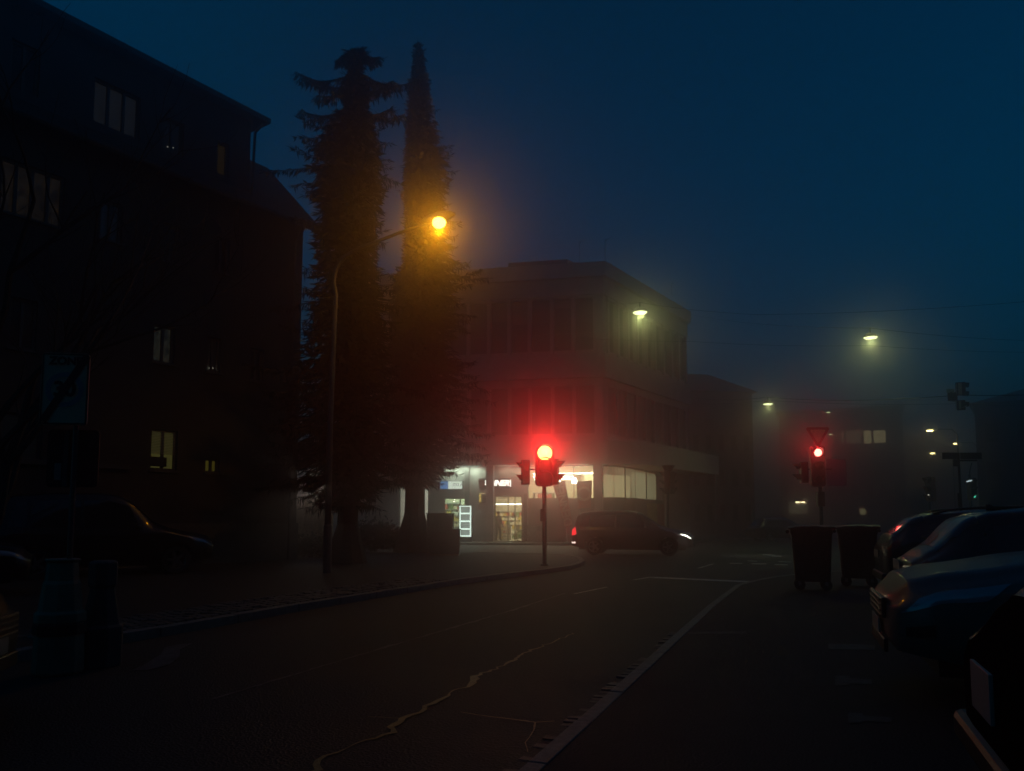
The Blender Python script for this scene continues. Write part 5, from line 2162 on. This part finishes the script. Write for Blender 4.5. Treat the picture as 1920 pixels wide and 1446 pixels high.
class Car:
    """x runs from the front (0) to the tail (L); y left/right; z up"""
    def __init__(s, L, W, top, belt, wbelt, cab, wtop, wheels, r=.33, zs=.27):
        s.L, s.W, s.top, s.belt, s.wb, s.cab, s.wt, s.wheels, s.r, s.zs = L, W, top, belt, wbelt, cab, wtop, wheels, r, zs

    def sec(s, x):
        zt, zb, wb = interp(s.top, x), interp(s.belt, x), interp(s.wb, x) * s.W / 2
        wt = wb * interp(s.wt, x)
        zs = s.zs + .07 * max(0, 1 - x / .5) + .08 * max(0, 1 - (s.L - x) / .5)
        za = zs
        for xw in s.wheels:
            R_ = s.r * 1.17
            if abs(x - xw) < R_:
                za = max(za, s.r + math.sqrt(R_ * R_ - (x - xw) ** 2) * 1.0)
        za = min(za, zb - .12)
        h = zb - zs
        def zz(k):
            return max(za + .02 * k, zs + h * k)
        return [(wb * .93, za), (wb * 1.0, zz(.22)), (wb * 1.03, zz(.55)), (wb * 1.02, zz(.82)), (wb * .985, zb), (wt + (wb - wt) * .12, zt - .07 - .06 * (zt - zb > .25)),
                (wt * .86, zt - .015), (wt * .45, zt), (0.0, zt + .008)]

    def P(s, x, u, side=1):
        y, z = cat(s.sec(x), u)
        return Vector((x, y * side, z))

    def patch(s, x0, x1, u0, u1, side, off=.006, nx=10, nu=6, sk0=0.0, sk1=0.0):
        """surface patch; sk0/sk1 shift the x limits at u1 (slanted ends)"""
        mb = MB()
        vs = []
        for j in range(nu + 1):
            fu = j / nu
            u = u0 + (u1 - u0) * fu
            xa, xb = x0 + sk0 * fu, x1 + sk1 * fu
            for i in range(nx + 1):
                x = xa + (xb - xa) * i / nx
                p = s.P(x, u, side)
                dx = s.P(min(s.L, x + .01), u, side) - s.P(max(0, x - .01), u, side)
                du_ = s.P(x, min(7.99, u + .02), side) - s.P(x, max(0, u - .02), side)
                n = dx.cross(du_)
                if n.length > 1e-9:
                    n.normalize()
                    if n.dot(Vector((0, side, .35))) < 0:
                        n = -n
                vs.append(p + n * off)
        fs = [(j * (nx + 1) + i, j * (nx + 1) + i + 1, (j + 1) * (nx + 1) + i + 1, (j + 1) * (nx + 1) + i) for j in range(nu) for i in range(nx)]
        return mb.add(vs, fs)

    def body(s):
        xs = set([0, s.L] + [s.L * i / 44 for i in range(45)] + [.03, .08, .14, .22, s.L - .03, s.L - .08, s.L - .14, s.L - .22])
        for xw in s.wheels:
            for k in range(-10, 11):
                xs.add(xw + s.r * 1.17 * math.sin(k / 10 * PI / 2))
        xs = sorted(x for x in xs if 0 <= x <= s.L)
        us = [i * .25 for i in range(0, 33)]
        row = [(u, 1) for u in us] + [(u, -1) for u in us[::-1][1:]]
        mb = MB()
        vs = [s.P(x, u, sd) for x in xs for u, sd in row]
        n = len(row)
        fs = [(i * n + j, i * n + j + 1, (i + 1) * n + j + 1, (i + 1) * n + j) for i in range(len(xs) - 1) for j in range(n - 1)]
        # closed nose and tail, as bulged caps
        for xi, sgn in ((0, -1), (len(xs) - 1, 1)):
            ring = [xi * n + j for j in range(n)]
            ctr = sum((vs[q] for q in ring), Vector()) / n
            prev = ring
            for k, bul in ((.72, .045), (.3, .06)):
                cur = []
                for q in ring:
                    p = vs[q].copy()
                    p = ctr + (p - ctr) * k + Vector((sgn * bul, 0, 0))
                    vs.append(p)
                    cur.append(len(vs) - 1)
                for j in range(n - 1):
                    fs.append((prev[j], prev[j + 1], cur[j + 1], cur[j]))
                fs.append((prev[n - 1], prev[0], cur[0], cur[n - 1]))
                prev = cur
            fs.append(tuple(prev))
        return mb.add(vs, fs)


def wheel_parts(t, T, x, y, r, w=.2):
    A = T @ Matrix.Translation((x, y, r)) @ Matrix.Rotation(R(90), 4, 'X')
    m = MB()
    m.lathe([(r * .66, -w / 2), (r * .93, -w / 2), (r, -w / 2 + .03), (r, w / 2 - .03), (r * .93, w / 2), (r * .66, w / 2)], A, 28, False)
    wo = m.build('wheel', M_tyre, t, smooth='auto')
    m = MB()
    m.lathe([(r * .67, -w / 2 + .01), (r * .62, -w / 2 + .03), (r * .6, 0), (r * .62, w / 2 - .03), (r * .67, w / 2 - .01)], A, 28, False)
    m.lathe([(.0, -.05), (r * .2, -.05), (r * .2, .05), (0, .05)], A, 12, False)
    for k in range(5):
        B = A @ Matrix.Rotation(2 * PI * k / 5, 4, 'Z')
        for zf in (-w / 2 + .03, w / 2 - .03):
            m.hexa([B @ Vector(p) for p in ((r * .1, -.035, zf - .015), (r * .64, -.022, zf - .015), (r * .64, .022, zf - .015), (r * .1, .035, zf - .015),
                                            (r * .1, -.035, zf + .015), (r * .64, -.022, zf + .015), (r * .64, .022, zf + .015), (r * .1, .035, zf + .015))])
    m.build('rim', M_rim, wo)


def make_car(label, car, loc, heading, paint, name='parked_car', catg='car', group=None, head=None, tail=None, rails=False, fin=False, plate=None, tall_plate=False):
    """heading: direction of travel (angle of the nose). Car x axis runs nose->tail, so local x = -heading"""
    t = thing(name, label, catg, loc, heading + PI, group)
    T = WM(t) @ Matrix.Translation((-car.L / 2, 0, 0))

    def b(mb, nm, m, parent=t, smooth=True, bevel=0):
        mb.v = [T @ p for p in mb.v]
        return mb.build(nm, m, parent, smooth=smooth, bevel=bevel)

    body = b(car.body(), 'body', paint, t, 'auto')
    # dark underbody
    m = MB()
    m.box((car.L / 2, 0, .34), (car.L - .5, car.W * .74, .26))
    b(m, 'underbody', M_trim, t, False)
    c0_, c1_, c2_, c3_ = car.cab           # cowl, roof start, roof end, tail of glass
    m = car.patch(c0_ + .06, c1_ - .02, 5.15, 7.99, 1, .006, 8, 8)
    m2 = car.patch(c0_ + .06, c1_ - .02, 5.15, 7.99, -1, .006, 8, 8)
    m.add(m2.v, m2.f)
    b(m, 'windscreen', M_cglass)
    m = car.patch(c2_ + .04, c3_ - .03, 5.3, 7.99, 1, .006, 8, 8)
    m2 = car.patch(c2_ + .04, c3_ - .03, 5.3, 7.99, -1, .006, 8, 8)
    m.add(m2.v, m2.f)
    b(m, 'rear_window', M_cglass)
    wsm = (c0_ + c1_) / 2
    cuts = [wsm + .02, (c1_ + c2_) / 2 - .25, (c1_ + c2_) / 2 + .75, c2_ + (c3_ - c2_) * .35]
    for sd in (1, -1):
        for k in range(3):
            xa, xb = cuts[k] + .035, cuts[k + 1] - .035
            b(car.patch(xa, xb, 4.08, 4.9, sd, .006, 10, 5, (c1_ - wsm) * .55 if k == 0 else 0, -.18 if k == 2 else 0), 'side_window', M_cglass)
        b(car.patch(.02, .52, 3.2, 4.2, sd, .008, 12, 5, .12, .16), 'headlight', head or M_clens)
        b(car.patch(.05, .22, 1.45, 2.05, sd, .006, 6, 4), 'fog_lamp', M_trim)
        b(car.patch(car.L - .2, car.L - .01, 2.6, 4.5, sd, .008, 8, 6, .05, 0), 'tail_light', tail or M_tlens)
        for xw in car.wheels:
            wheel_parts(t, T, xw, sd * (car.W / 2 - .14), car.r)
        # mirror
        p = car.P(cuts[0] + .18, 4.1, sd)
        m = MB()
        m.lathe([(.0, -.1), (.06, -.085), (.085, -.02), (.085, .05), (.06, .09), (0, .1)], Matrix.Translation(p + Vector((-.02, sd * .13, .07))) @ Matrix.Rotation(R(90), 4, 'X') @ Matrix.Scale(.75, 4, (1, 0, 0)), 12)
        m.box(p + Vector((0, sd * .04, .02)), (.05, .12, .04))
        b(m, 'mirror', paint)
        for k in (1, 2):
            q = car.P(cuts[k + 1] - .22, 3.35, sd)
            m = MB()
            m.box(q + Vector((0, sd * .02, 0)), (.18, .03, .03))
            b(m, 'door_handle', paint, t, False, .006)
        # sill trim and door seams
        m = MB()
        for xs_ in (cuts[0] + .05, cuts[1], cuts[2]):
            q = car.patch(xs_ - .004, xs_ + .004, .6, 4.0, sd, .002, 1, 10)
            m.add(q.v, q.f)
        b(m, 'door_seam', M_trim)
        if rails:
            m = MB()
            pts = [car.P(c1_ + .1 + (c2_ - c1_ - .2) * i / 8, 6.0, sd) + Vector((0, 0, .05 if 0 < i < 8 else 0)) for i in range(9)]
            m.tube(pts, .018, 6)
            b(m, 'roof_rail', M_trim)
    # nose: grille, lower intake, bumper line, plate; tail: plate and bumper
    zt0 = car.top[0][1]
    m = MB()
    m.box((-.062, 0, zt0 - .13), (.03, car.W * .5, .15))
    gr = b(m, 'grille', M_trim, t, False, .01)
    m = MB()
    for k in range(4):
        m.box((-.08, 0, zt0 - .19 + .04 * k), (.012, car.W * .46, .012))
    b(m, 'grille_bar', M_chrome, gr, False)
    m = MB()
    m.box((-.058, 0, .38), (.03, car.W * .52, .1))
    b(m, 'air_intake', M_trim, t, False, .01)
    for x, zp_ in ((-.078, .5), (car.L + .072, plate or .78)):
        m = MB()
        tall = tall_plate and x > 0
        m.box((x, 0, zp_), (.014, .32 if tall else .5, .17 if tall else .11))
        b(m, 'number_plate', M_plate, t, False, .003)
    m = MB()
    m.box((car.L + .03, 0, .45), (.1, car.W * .7, .12))
    b(m, 'rear_bumper', M_trim, t, False, .03)
    if fin:
        m = MB()
        p = car.P(c2_ - .25, 7.9)
        m.hexa([p + Vector(q) for q in ((-.09, -.02, 0), (.07, -.02, 0), (.07, .02, 0), (-.09, .02, 0), (.03, -.006, .07), (.07, -.006, .07), (.07, .006, .07), (.03, .006, .07))])
        b(m, 'roof_fin', M_trim)
    return t, T


def suv(L=4.45, W=1.82, H=1.64, hood=1.0):
    return Car(L, W,
               [(0, hood - .22), (.1, hood - .12), (.35, hood - .06), (1.05, hood + .05), (1.3, hood + .1), (2.0, H - .1), (2.3, H - .01), (3.0, H + .0), (3.75, H - .05), (4.0, H - .12), (4.32, 1.08), (L, .96)],
               [(0, hood - .32), (.3, hood - .2), (1.3, hood - .03), (3.6, hood + .06), (4.1, hood + .08), (L, .88)],
               [(0, .72), (.06, .8), (.2, .89), (.5, .96), (1.2, 1.0), (3.5, 1.0), (4.1, .95), (4.35, .88), (L, .78)],
               (1.25, 2.05, 3.85, 4.32),
               [(0, .82), (1.0, .82), (1.35, .8), (2.1, .72), (3.6, .72), (4.2, .78), (L, .85)],
               (.84, 3.5), .345, .3)


def mpv(L=4.6, W=1.85, H=1.78):
    return Car(L, W,
               [(0, .78), (.1, .88), (.4, .95), (.95, 1.06), (1.15, 1.13), (2.0, H - .08), (2.35, H), (3.3, H), (4.1, H - .06), (4.3, H - .14), (4.52, 1.1), (L, .95)],
               [(0, .66), (.3, .8), (1.2, 1.0), (4.2, 1.06), (L, .9)],
               [(0, .72), (.06, .8), (.2, .89), (.5, .96), (1.2, 1.0), (3.9, 1.0), (4.3, .96), (L, .84)],
               (1.1, 2.05, 4.15, 4.52),
               [(0, .82), (.95, .82), (1.3, .82), (2.1, .76), (4.0, .76), (L, .86)],
               (.88, 3.68), .33, .27)


def hatch(L=4.1, W=1.76, H=1.47, hood=.92):
    return Car(L, W,
               [(0, hood - .22), (.1, hood - .12), (.35, hood - .06), (.95, hood + .04), (1.15, hood + .1), (1.85, H - .1), (2.15, H - .01), (2.7, H), (3.4, H - .06), (3.6, H - .13), (3.98, .98), (L, .84)],
               [(0, hood - .32), (.3, hood - .2), (1.2, hood - .04), (3.3, hood + .03), (3.8, hood + .02), (L, .78)],
               [(0, .72), (.06, .8), (.2, .89), (.5, .96), (1.2, 1.0), (3.2, 1.0), (3.7, .95), (3.95, .88), (L, .78)],
               (1.1, 1.9, 3.5, 3.98),
               [(0, .82), (.9, .82), (1.25, .8), (1.95, .72), (3.3, .72), (3.8, .78), (L, .85)],
               (.8, 3.3), .31, .26)


def carpaint(name, col, rough=.28, metal=.3, coat=1.0, spec=.5):
    m = mat(name, col, rough, metal, coat=coat, spec=spec)
    return m


P_black = carpaint('paint_black', (.008, .008, .008), .35, .1, .45, .4)
P_navy = carpaint('paint_navy', (.009, .009, .012), .35, .1, .45, .4)
P_silver = carpaint('paint_silver', (.13, .115, .10), .48, .2, .25, .3)
P_red = carpaint('paint_dark_red', (.016, .006, .005), .6, 0.0, 0, 0)
P_grey = carpaint('paint_grey', (.06, .06, .065))
P_van = carpaint('paint_van', (.045, .03, .03))

LEFT = PI - R(20)      # noses towards the road, square to the kerb


def put(label, car, nose_px, Y, heading, paint, z=.05, tail_first=False, **k):
    """place so that the end nearest the road has its centre at nose_px, depth Y"""
    p = at(nose_px, HOR, Y)
    d = Vector((math.cos(heading), math.sin(heading), 0))
    c = Vector((p.x, Y, z)) + d * (car.L / 2) * (1 if tail_first else -1)
    return make_car(label, car, c, heading, paint, **k)


G = 'cars parked beside the road on the right'
put('furthest parked dark estate car, its tail lamps beside the waste containers', suv(4.4, 1.8, 1.45, .96), 1650, 12.1, -R(19), P_navy, tail_first=True, group=G, rails=True, fin=False)
put('parked black car with pale roof edge line between the estate and the silver crossover', hatch(4.2, 1.78, 1.45, .92), 1690, 9.2, -R(19), P_black, tail_first=True, group=G, fin=True)
put('silver grey parked crossover whose bonnet and headlight face the road', suv(4.55, 1.83, 1.6, 1.0), 1655, 6.2, LEFT, P_silver, group=G, rails=True)
put('dark red parked hatchback cut by the right picture edge, its tall number plate turned aside', hatch(4.1, 1.76, 1.5, 1.0), 1868, 2.75, -R(21), P_red, tail_first=True, group=G, plate=.7, tall_plate=True)
# left side vehicles
put('dark parked minivan in front of the apartment house behind the zone sign', mpv(4.6, 1.85, 1.85), 385, 19.3, R(38), P_black, z=.1, group='cars parked by the house')
put('dark parked car mostly hidden at the left edge behind the sign foot', hatch(4.2, 1.78, 1.55), 55, 13.5, R(35), P_black, z=.1, group='cars parked by the house')
t_, T_ = put('blackish blue car nose poking in at the lower left edge', hatch(4.2, 1.8, 1.5, .98), -25, 5.1, R(14), P_navy, z=.0)
# faint car far beyond the bins
put('faint far car beyond the left waste container', hatch(4.2, 1.78, 1.5), 1520, 50, R(10), P_grey, z=.0)

# moving minivan crossing
M_head = emat('headlight_on', (1.0, .97, .8), 9)
M_tail = emat('tail_light_on', (1.0, .02, .03), 1.6)
mv = mpv(4.55, 1.8, 1.72)
hd_ = -R(14)
pc = at(1186, HOR, 30.2)
vt, VT = make_car('dark minivan driving across the junction with its lights on', mv, Vector((pc.x, 30.2, .0)), hd_, P_van, name='minivan', head=M_clens, tail=M_tail)
for sd in (1, -1):
    hl = [o for o in vt.children if o.name.startswith('headlight')][0 if sd == 1 else 1]
    m = mv.patch(.04, .34, 3.55, 3.95, sd, .014, 6, 3, .1, .1)
    m.v = [VT @ p for p in m.v]
    m.build('lamp', M_head, hl)
    p = VT @ Vector((-.1, sd * .62, .72))
    if True:
        spot('beam', p, VT.to_3x3() @ Vector((-1, 0, -.10)), 60, (1, .95, .8), vt, 70, .8, .05)
m = mv.patch(mv.L - .16, mv.L - .0, .9, 1.25, 1, .012, 3, 2)
m.v = [VT @ q for q in m.v]
m.build('reflector', emat('reflector_glint', (1, .75, .65), 1.8), vt)  # glint of the tail reflector, put in as emission
point('tail_glow', VT @ Vector((mv.L + .15, 1.0, .95)), 1.6, (1, .02, .03), vt, .05)

# ================================================================== bicycle leaning by the shop wall
def bicycle(c, yaw):
    t = thing('bicycle', 'dark parked bicycle by the shop wall behind the near red signal', 'bicycle', c, yaw)
    T = WM(t)
    r = .33
    for x in (-.52, .52):
        A = T @ Matrix.Translation((x, 0, r)) @ Matrix.Rotation(R(90), 4, 'X')
        m = MB()
        m.tube([A @ Vector((r * math.cos(2 * PI * k / 28), r * math.sin(2 * PI * k / 28), 0)) for k in range(29)], .02, 6, False)
        wo = m.build('wheel', M_tyre, t)
        m = MB()
        for k in range(12):
            a = PI * k / 6
            m.tube([A @ Vector((0, 0, 0)), A @ Vector((r * math.cos(a), r * math.sin(a), 0))], .003, 3)
        m.build('spokes', M_metal, wo)
    V = lambda x, z, y=0: T @ Vector((x, y, z))
    m = MB()
    for a, b in (((-.52, .33), (-.08, .3)), ((-.52, .33), (-.2, .85)), ((-.08, .3), (-.2, .9)), ((-.08, .3), (.36, .82)), ((-.18, .82), (.35, .88)), ((.52, .33), (.34, .98))):
        m.tube([V(*a), V(*b)], .02, 6)
    m.build('frame', M_housing, t)
    m = MB()
    m.hexa([V(*p) for p in ((-.33, .92, -.07), (-.08, .92, -.02), (-.08, .92, .02), (-.33, .92, .07), (-.33, .98, -.08), (-.08, .96, -.02), (-.08, .96, .02), (-.33, .98, .08))])
    m.build('saddle', M_black, t)
    m = MB()
    m.tube([V(.26, 1.06, -.28), V(.36, 1.04, -.08), V(.36, 1.04, .08), V(.26, 1.06, .28)], .014, 6)
    m.build('handlebar', M_housing, t)
    m = MB()
    m.box(V(.5, .8), (.3, .34, .24), yaw)
    m.build('basket', M_black, t)
    m = MB()
    for s in (-1, 1):
        m.tube([V(-.08, .3), V(-.08 + s * .12, .3 - s * .12, s * .1)], .012, 5)
        m.box(V(-.08 + s * .12, .3 - s * .12, s * .14), (.09, .08, .02), yaw)
    m.build('pedals', M_housing, t)
    m = MB()
    m.box(V(-.62, .62), (.03, .06, .05), yaw)
    m.build('tail_reflector', M_tlens, t)


bp_ = DP.pt(du(1000, 1000), .1, .75)
bicycle(bp_, math.atan2(-DP.u.y, -DP.u.x) + R(6))


# ================================================================== customer in the shop door
def person(loc, yaw, h=1.7):
    t = thing('person', 'person in dark clothes standing in the shop door, seen from the side at the column', 'person', loc, yaw)
    k = h / 1.75
    J = {'pelvis': (0, 0, .95), 'spine': (0, -.01, 1.15), 'chest': (0, -.02, 1.34), 'neck': (0, -.01, 1.5), 'head0': (0, .01, 1.57), 'head1': (0, .02, 1.66), 'head2': (0, .01, 1.73)}
    bm = bmesh.new()
    sk = bm.verts.layers.skin.verify()
    vs = {}

    def v(n, co, rx, ry=None):
        x = bm.verts.new(Vector(co) * k)
        x[sk].radius = (rx * k * (1.12 if rx > .03 else 1), (ry or rx) * k * (1.12 if rx > .03 else 1))
        vs[n] = x
        return x
    v('pelvis', J['pelvis'], .15, .12)
    v('spine', J['spine'], .145, .11)
    v('chest', J['chest'], .17, .12)
    v('neck', J['neck'], .055)
    v('head0', J['head0'], .075, .085)
    v('head1', J['head1'], .082, .1)
    v('head2', J['head2'], .06, .07)
    ed = [('pelvis', 'spine'), ('spine', 'chest'), ('chest', 'neck'), ('neck', 'head0'), ('head0', 'head1'), ('head1', 'head2')]
    for s, n in ((-1, 'l'), (1, 'r')):
        f = .06 * s
        v('hip' + n, (s * .09, 0, .88), .1, .1)
        v('knee' + n, (s * .1, .03 + f * .5, .5), .066)
        v('ankle' + n, (s * .1, -.02 + f, .09), .045)
        v('toe' + n, (s * .115, .14 + f, .04), .04, .035)
        ed += [('pelvis', 'hip' + n), ('hip' + n, 'knee' + n), ('knee' + n, 'ankle' + n), ('ankle' + n, 'toe' + n)]
        v('sh' + n, (s * .19, -.01, 1.42), .065)
        v('el' + n, (s * .235, -.03, 1.13), .048)
        v('wr' + n, (s * .22, .14, .93), .034)
        v('hand' + n, (s * .21, .2, .88), .036, .022)
        ed += [('chest', 'sh' + n), ('sh' + n, 'el' + n), ('el' + n, 'wr' + n), ('wr' + n, 'hand' + n)]
        for q, (dx, dy, L) in enumerate(((-.03, .02, .07), (-.01, .03, .085), (.01, .03, .08), (.03, .02, .065))):
            v('f%s%d' % (n, q), (s * .21 + dx, .2 + dy, .86), .0095)
            v('g%s%d' % (n, q), (s * .21 + dx, .2 + dy + .012, .86 - L), .0085)
            ed += [('hand' + n, 'f%s%d' % (n, q)), ('f%s%d' % (n, q), 'g%s%d' % (n, q))]
        v('t' + n, (s * .21 - s * .045, .21, .87), .0105)
        v('u' + n, (s * .21 - s * .06, .235, .82), .009)
        ed += [('hand' + n, 't' + n), ('t' + n, 'u' + n)]
    for a, b in ed:
        bm.edges.new((vs[a], vs[b]))
    vs['pelvis'][sk].use_root = True
    me = bpy.data.meshes.new('person_body')
    bm.to_mesh(me)
    bm.free()
    o = bpy.data.objects.new('body', me)
    COL.objects.link(o)
    o.modifiers.new('skin', 'SKIN').use_smooth_shade = True
    o.modifiers.new('sub', 'SUBSURF').levels = 1
    o.modifiers['sub'].render_levels = 2
    me.materials.append(mat('dark_clothes', (.035, .03, .03), .85, var=.25, scale=10))
    dg = bpy.context.evaluated_depsgraph_get()
    me2 = bpy.data.meshes.new_from_object(o.evaluated_get(dg))
    o.modifiers.clear()
    o.data = me2
    for p in me2.polygons:
        p.use_smooth = True
    skin = mat('skin', (.4, .25, .18), .6)
    me2.materials.clear()
    me2.materials.append(MATS['dark_clothes'])
    me2.materials.append(skin)
    for p in me2.polygons:
        c = p.center / k
        if c.z > 1.5 or (c.z < .95 and abs(c.x) > .145 and c.y > .12):
            p.material_index = 1
    o.parent = t
    # hair cap and face
    T = WM(t)
    m = MB()
    A = T @ Matrix.Translation((0, 0, 1.655 * k))
    ring = []
    for i in range(7):
        th = PI / 2 * i / 6
        ring.append((.098 * k * math.cos(th) + .001, .115 * k * math.sin(th)))
    m.lathe(ring, A @ Matrix.Rotation(R(14), 4, 'X') @ Matrix.Scale(1.12, 4, (0, 1, 0)), 16, False)
    m.build('hair', mat('hair', (.02, .014, .01), .7), t, smooth=True)
    m = MB()
    m.lathe([(.016 * k, -.02 * k), (.008 * k, .02 * k), (.003, .03 * k)], T @ Matrix.Translation((0, .112 * k, 1.62 * k)), 8)
    m.build('nose', skin, t, smooth=True)
    for s in (-1, 1):
        m = MB()
        m.lathe([(0, -.008), (.009, 0), (0, .008)], T @ Matrix.Translation((s * .032 * k, .1 * k, 1.645 * k)), 8)
        m.build('eye', M_signblack, t, smooth=True)
    m = MB()
    m.box(T @ Vector((0, .105 * k, 1.575 * k)), (.04, .008, .007), yaw)
    m.build('mouth', M_signred, t)
    return t


pp_ = Plane(C0 - DP.n * .9, DP.u).hit(934.5, 1000)
person(Vector((pp_.x, pp_.y, GF)), -R(38), 1.72)

# ================================================================== unseen house blocks added beside and behind to hold back skylight
for nm, lab, c, size in (('sky_blocker_right', 'unseen added house block holding back skylight, right beside the viewer', (19, -10, 8.5), (18, 38, 17)),
                         ('sky_blocker_rear', 'unseen added house block holding back skylight behind the viewer', (-8, -18, 4.5), (36, 14, 9))):
    t = thing(nm, lab, 'building', (c[0], c[1], 0))
    m = MB()
    m.box(c, size)
    m.build('wall', M_fardark, t)
    m = MB()
    x, y, z = size[0] / 2 + .4, size[1] / 2 + .4, c[2] + size[2] / 2
    e = 3.0
    m.add([(c[0] - x, c[1] - y, z + .01), (c[0] + x, c[1] - y, z + .01), (c[0] + x, c[1] + y, z + .01), (c[0] - x, c[1] + y, z + .01),
           (c[0], c[1] - y + e, z + e), (c[0], c[1] + y - e, z + e)], [(0, 1, 4), (1, 2, 5, 4), (2, 3, 5), (3, 0, 4, 5), (3, 2, 1, 0)])
    m.build('roof', M_roof, t)

# ================================================================== haze, sky, render settings
hz = MB()
hz.box((0, 105, 10.6), (350, 320, 25.2))
hm = bpy.data.materials.new('fog')
hm.use_nodes = True
nt = hm.node_tree
nt.nodes.clear()
o = nt.nodes.new('ShaderNodeOutputMaterial')
pv2 = nt.nodes.new('ShaderNodeVolumePrincipled')
pv2.inputs['Color'].default_value = FOG
pv2.inputs['Density'].default_value = DENS
pv2.inputs['Anisotropy'].default_value = ANIS
nt.links.new(pv2.outputs['Volume'], o.inputs['Volume'])
hm.cycles.homogeneous_volume = True
ho = hz.build('haze', hm)
ho['kind'] = 'stuff'

w = bpy.data.worlds.new('World')
S.world = w
w.use_nodes = True
nt = w.node_tree
bg = nt.nodes['Background']
sky = nt.nodes.new('ShaderNodeTexSky')
sky.sky_type = 'NISHITA'
sky.sun_disc = False
sky.sun_elevation = R(SUN_EL)
sky.sun_rotation = R(SUN_ROT)
sky.altitude = 300
sky.air_density = 1.0
sky.dust_density = .3
sky.ozone_density = 6.0
hs_ = nt.nodes.new('ShaderNodeMix')
hs_.data_type = 'RGBA'
hs_.blend_type = 'MULTIPLY'
hs_.inputs['Factor'].default_value = 1
hs_.inputs[7].default_value = SKY_TINT
nt.links.new(sky.outputs['Color'], hs_.inputs[6])
nt.links.new(hs_.outputs[2], bg.inputs['Color'])
bg.inputs['Strength'].default_value = SKY_STR

S.view_settings.view_transform = 'Standard'
S.view_settings.look = 'None'
S.view_settings.exposure = 0
S.view_settings.gamma = 1
c = S.cycles
c.use_denoising = True
try:
    c.denoiser = 'OPENIMAGEDENOISE'
    c.denoising_input_passes = 'RGB_ALBEDO_NORMAL'
except Exception:
    pass
c.max_bounces = 5
c.diffuse_bounces = 2
c.glossy_bounces = 2
c.transmission_bounces = 4
c.transparent_max_bounces = 8
c.volume_bounces = 1
c.sample_clamp_indirect = 2.0
c.sample_clamp_direct = 0
c.caustics_reflective = False
c.caustics_refractive = False
c.use_light_tree = True
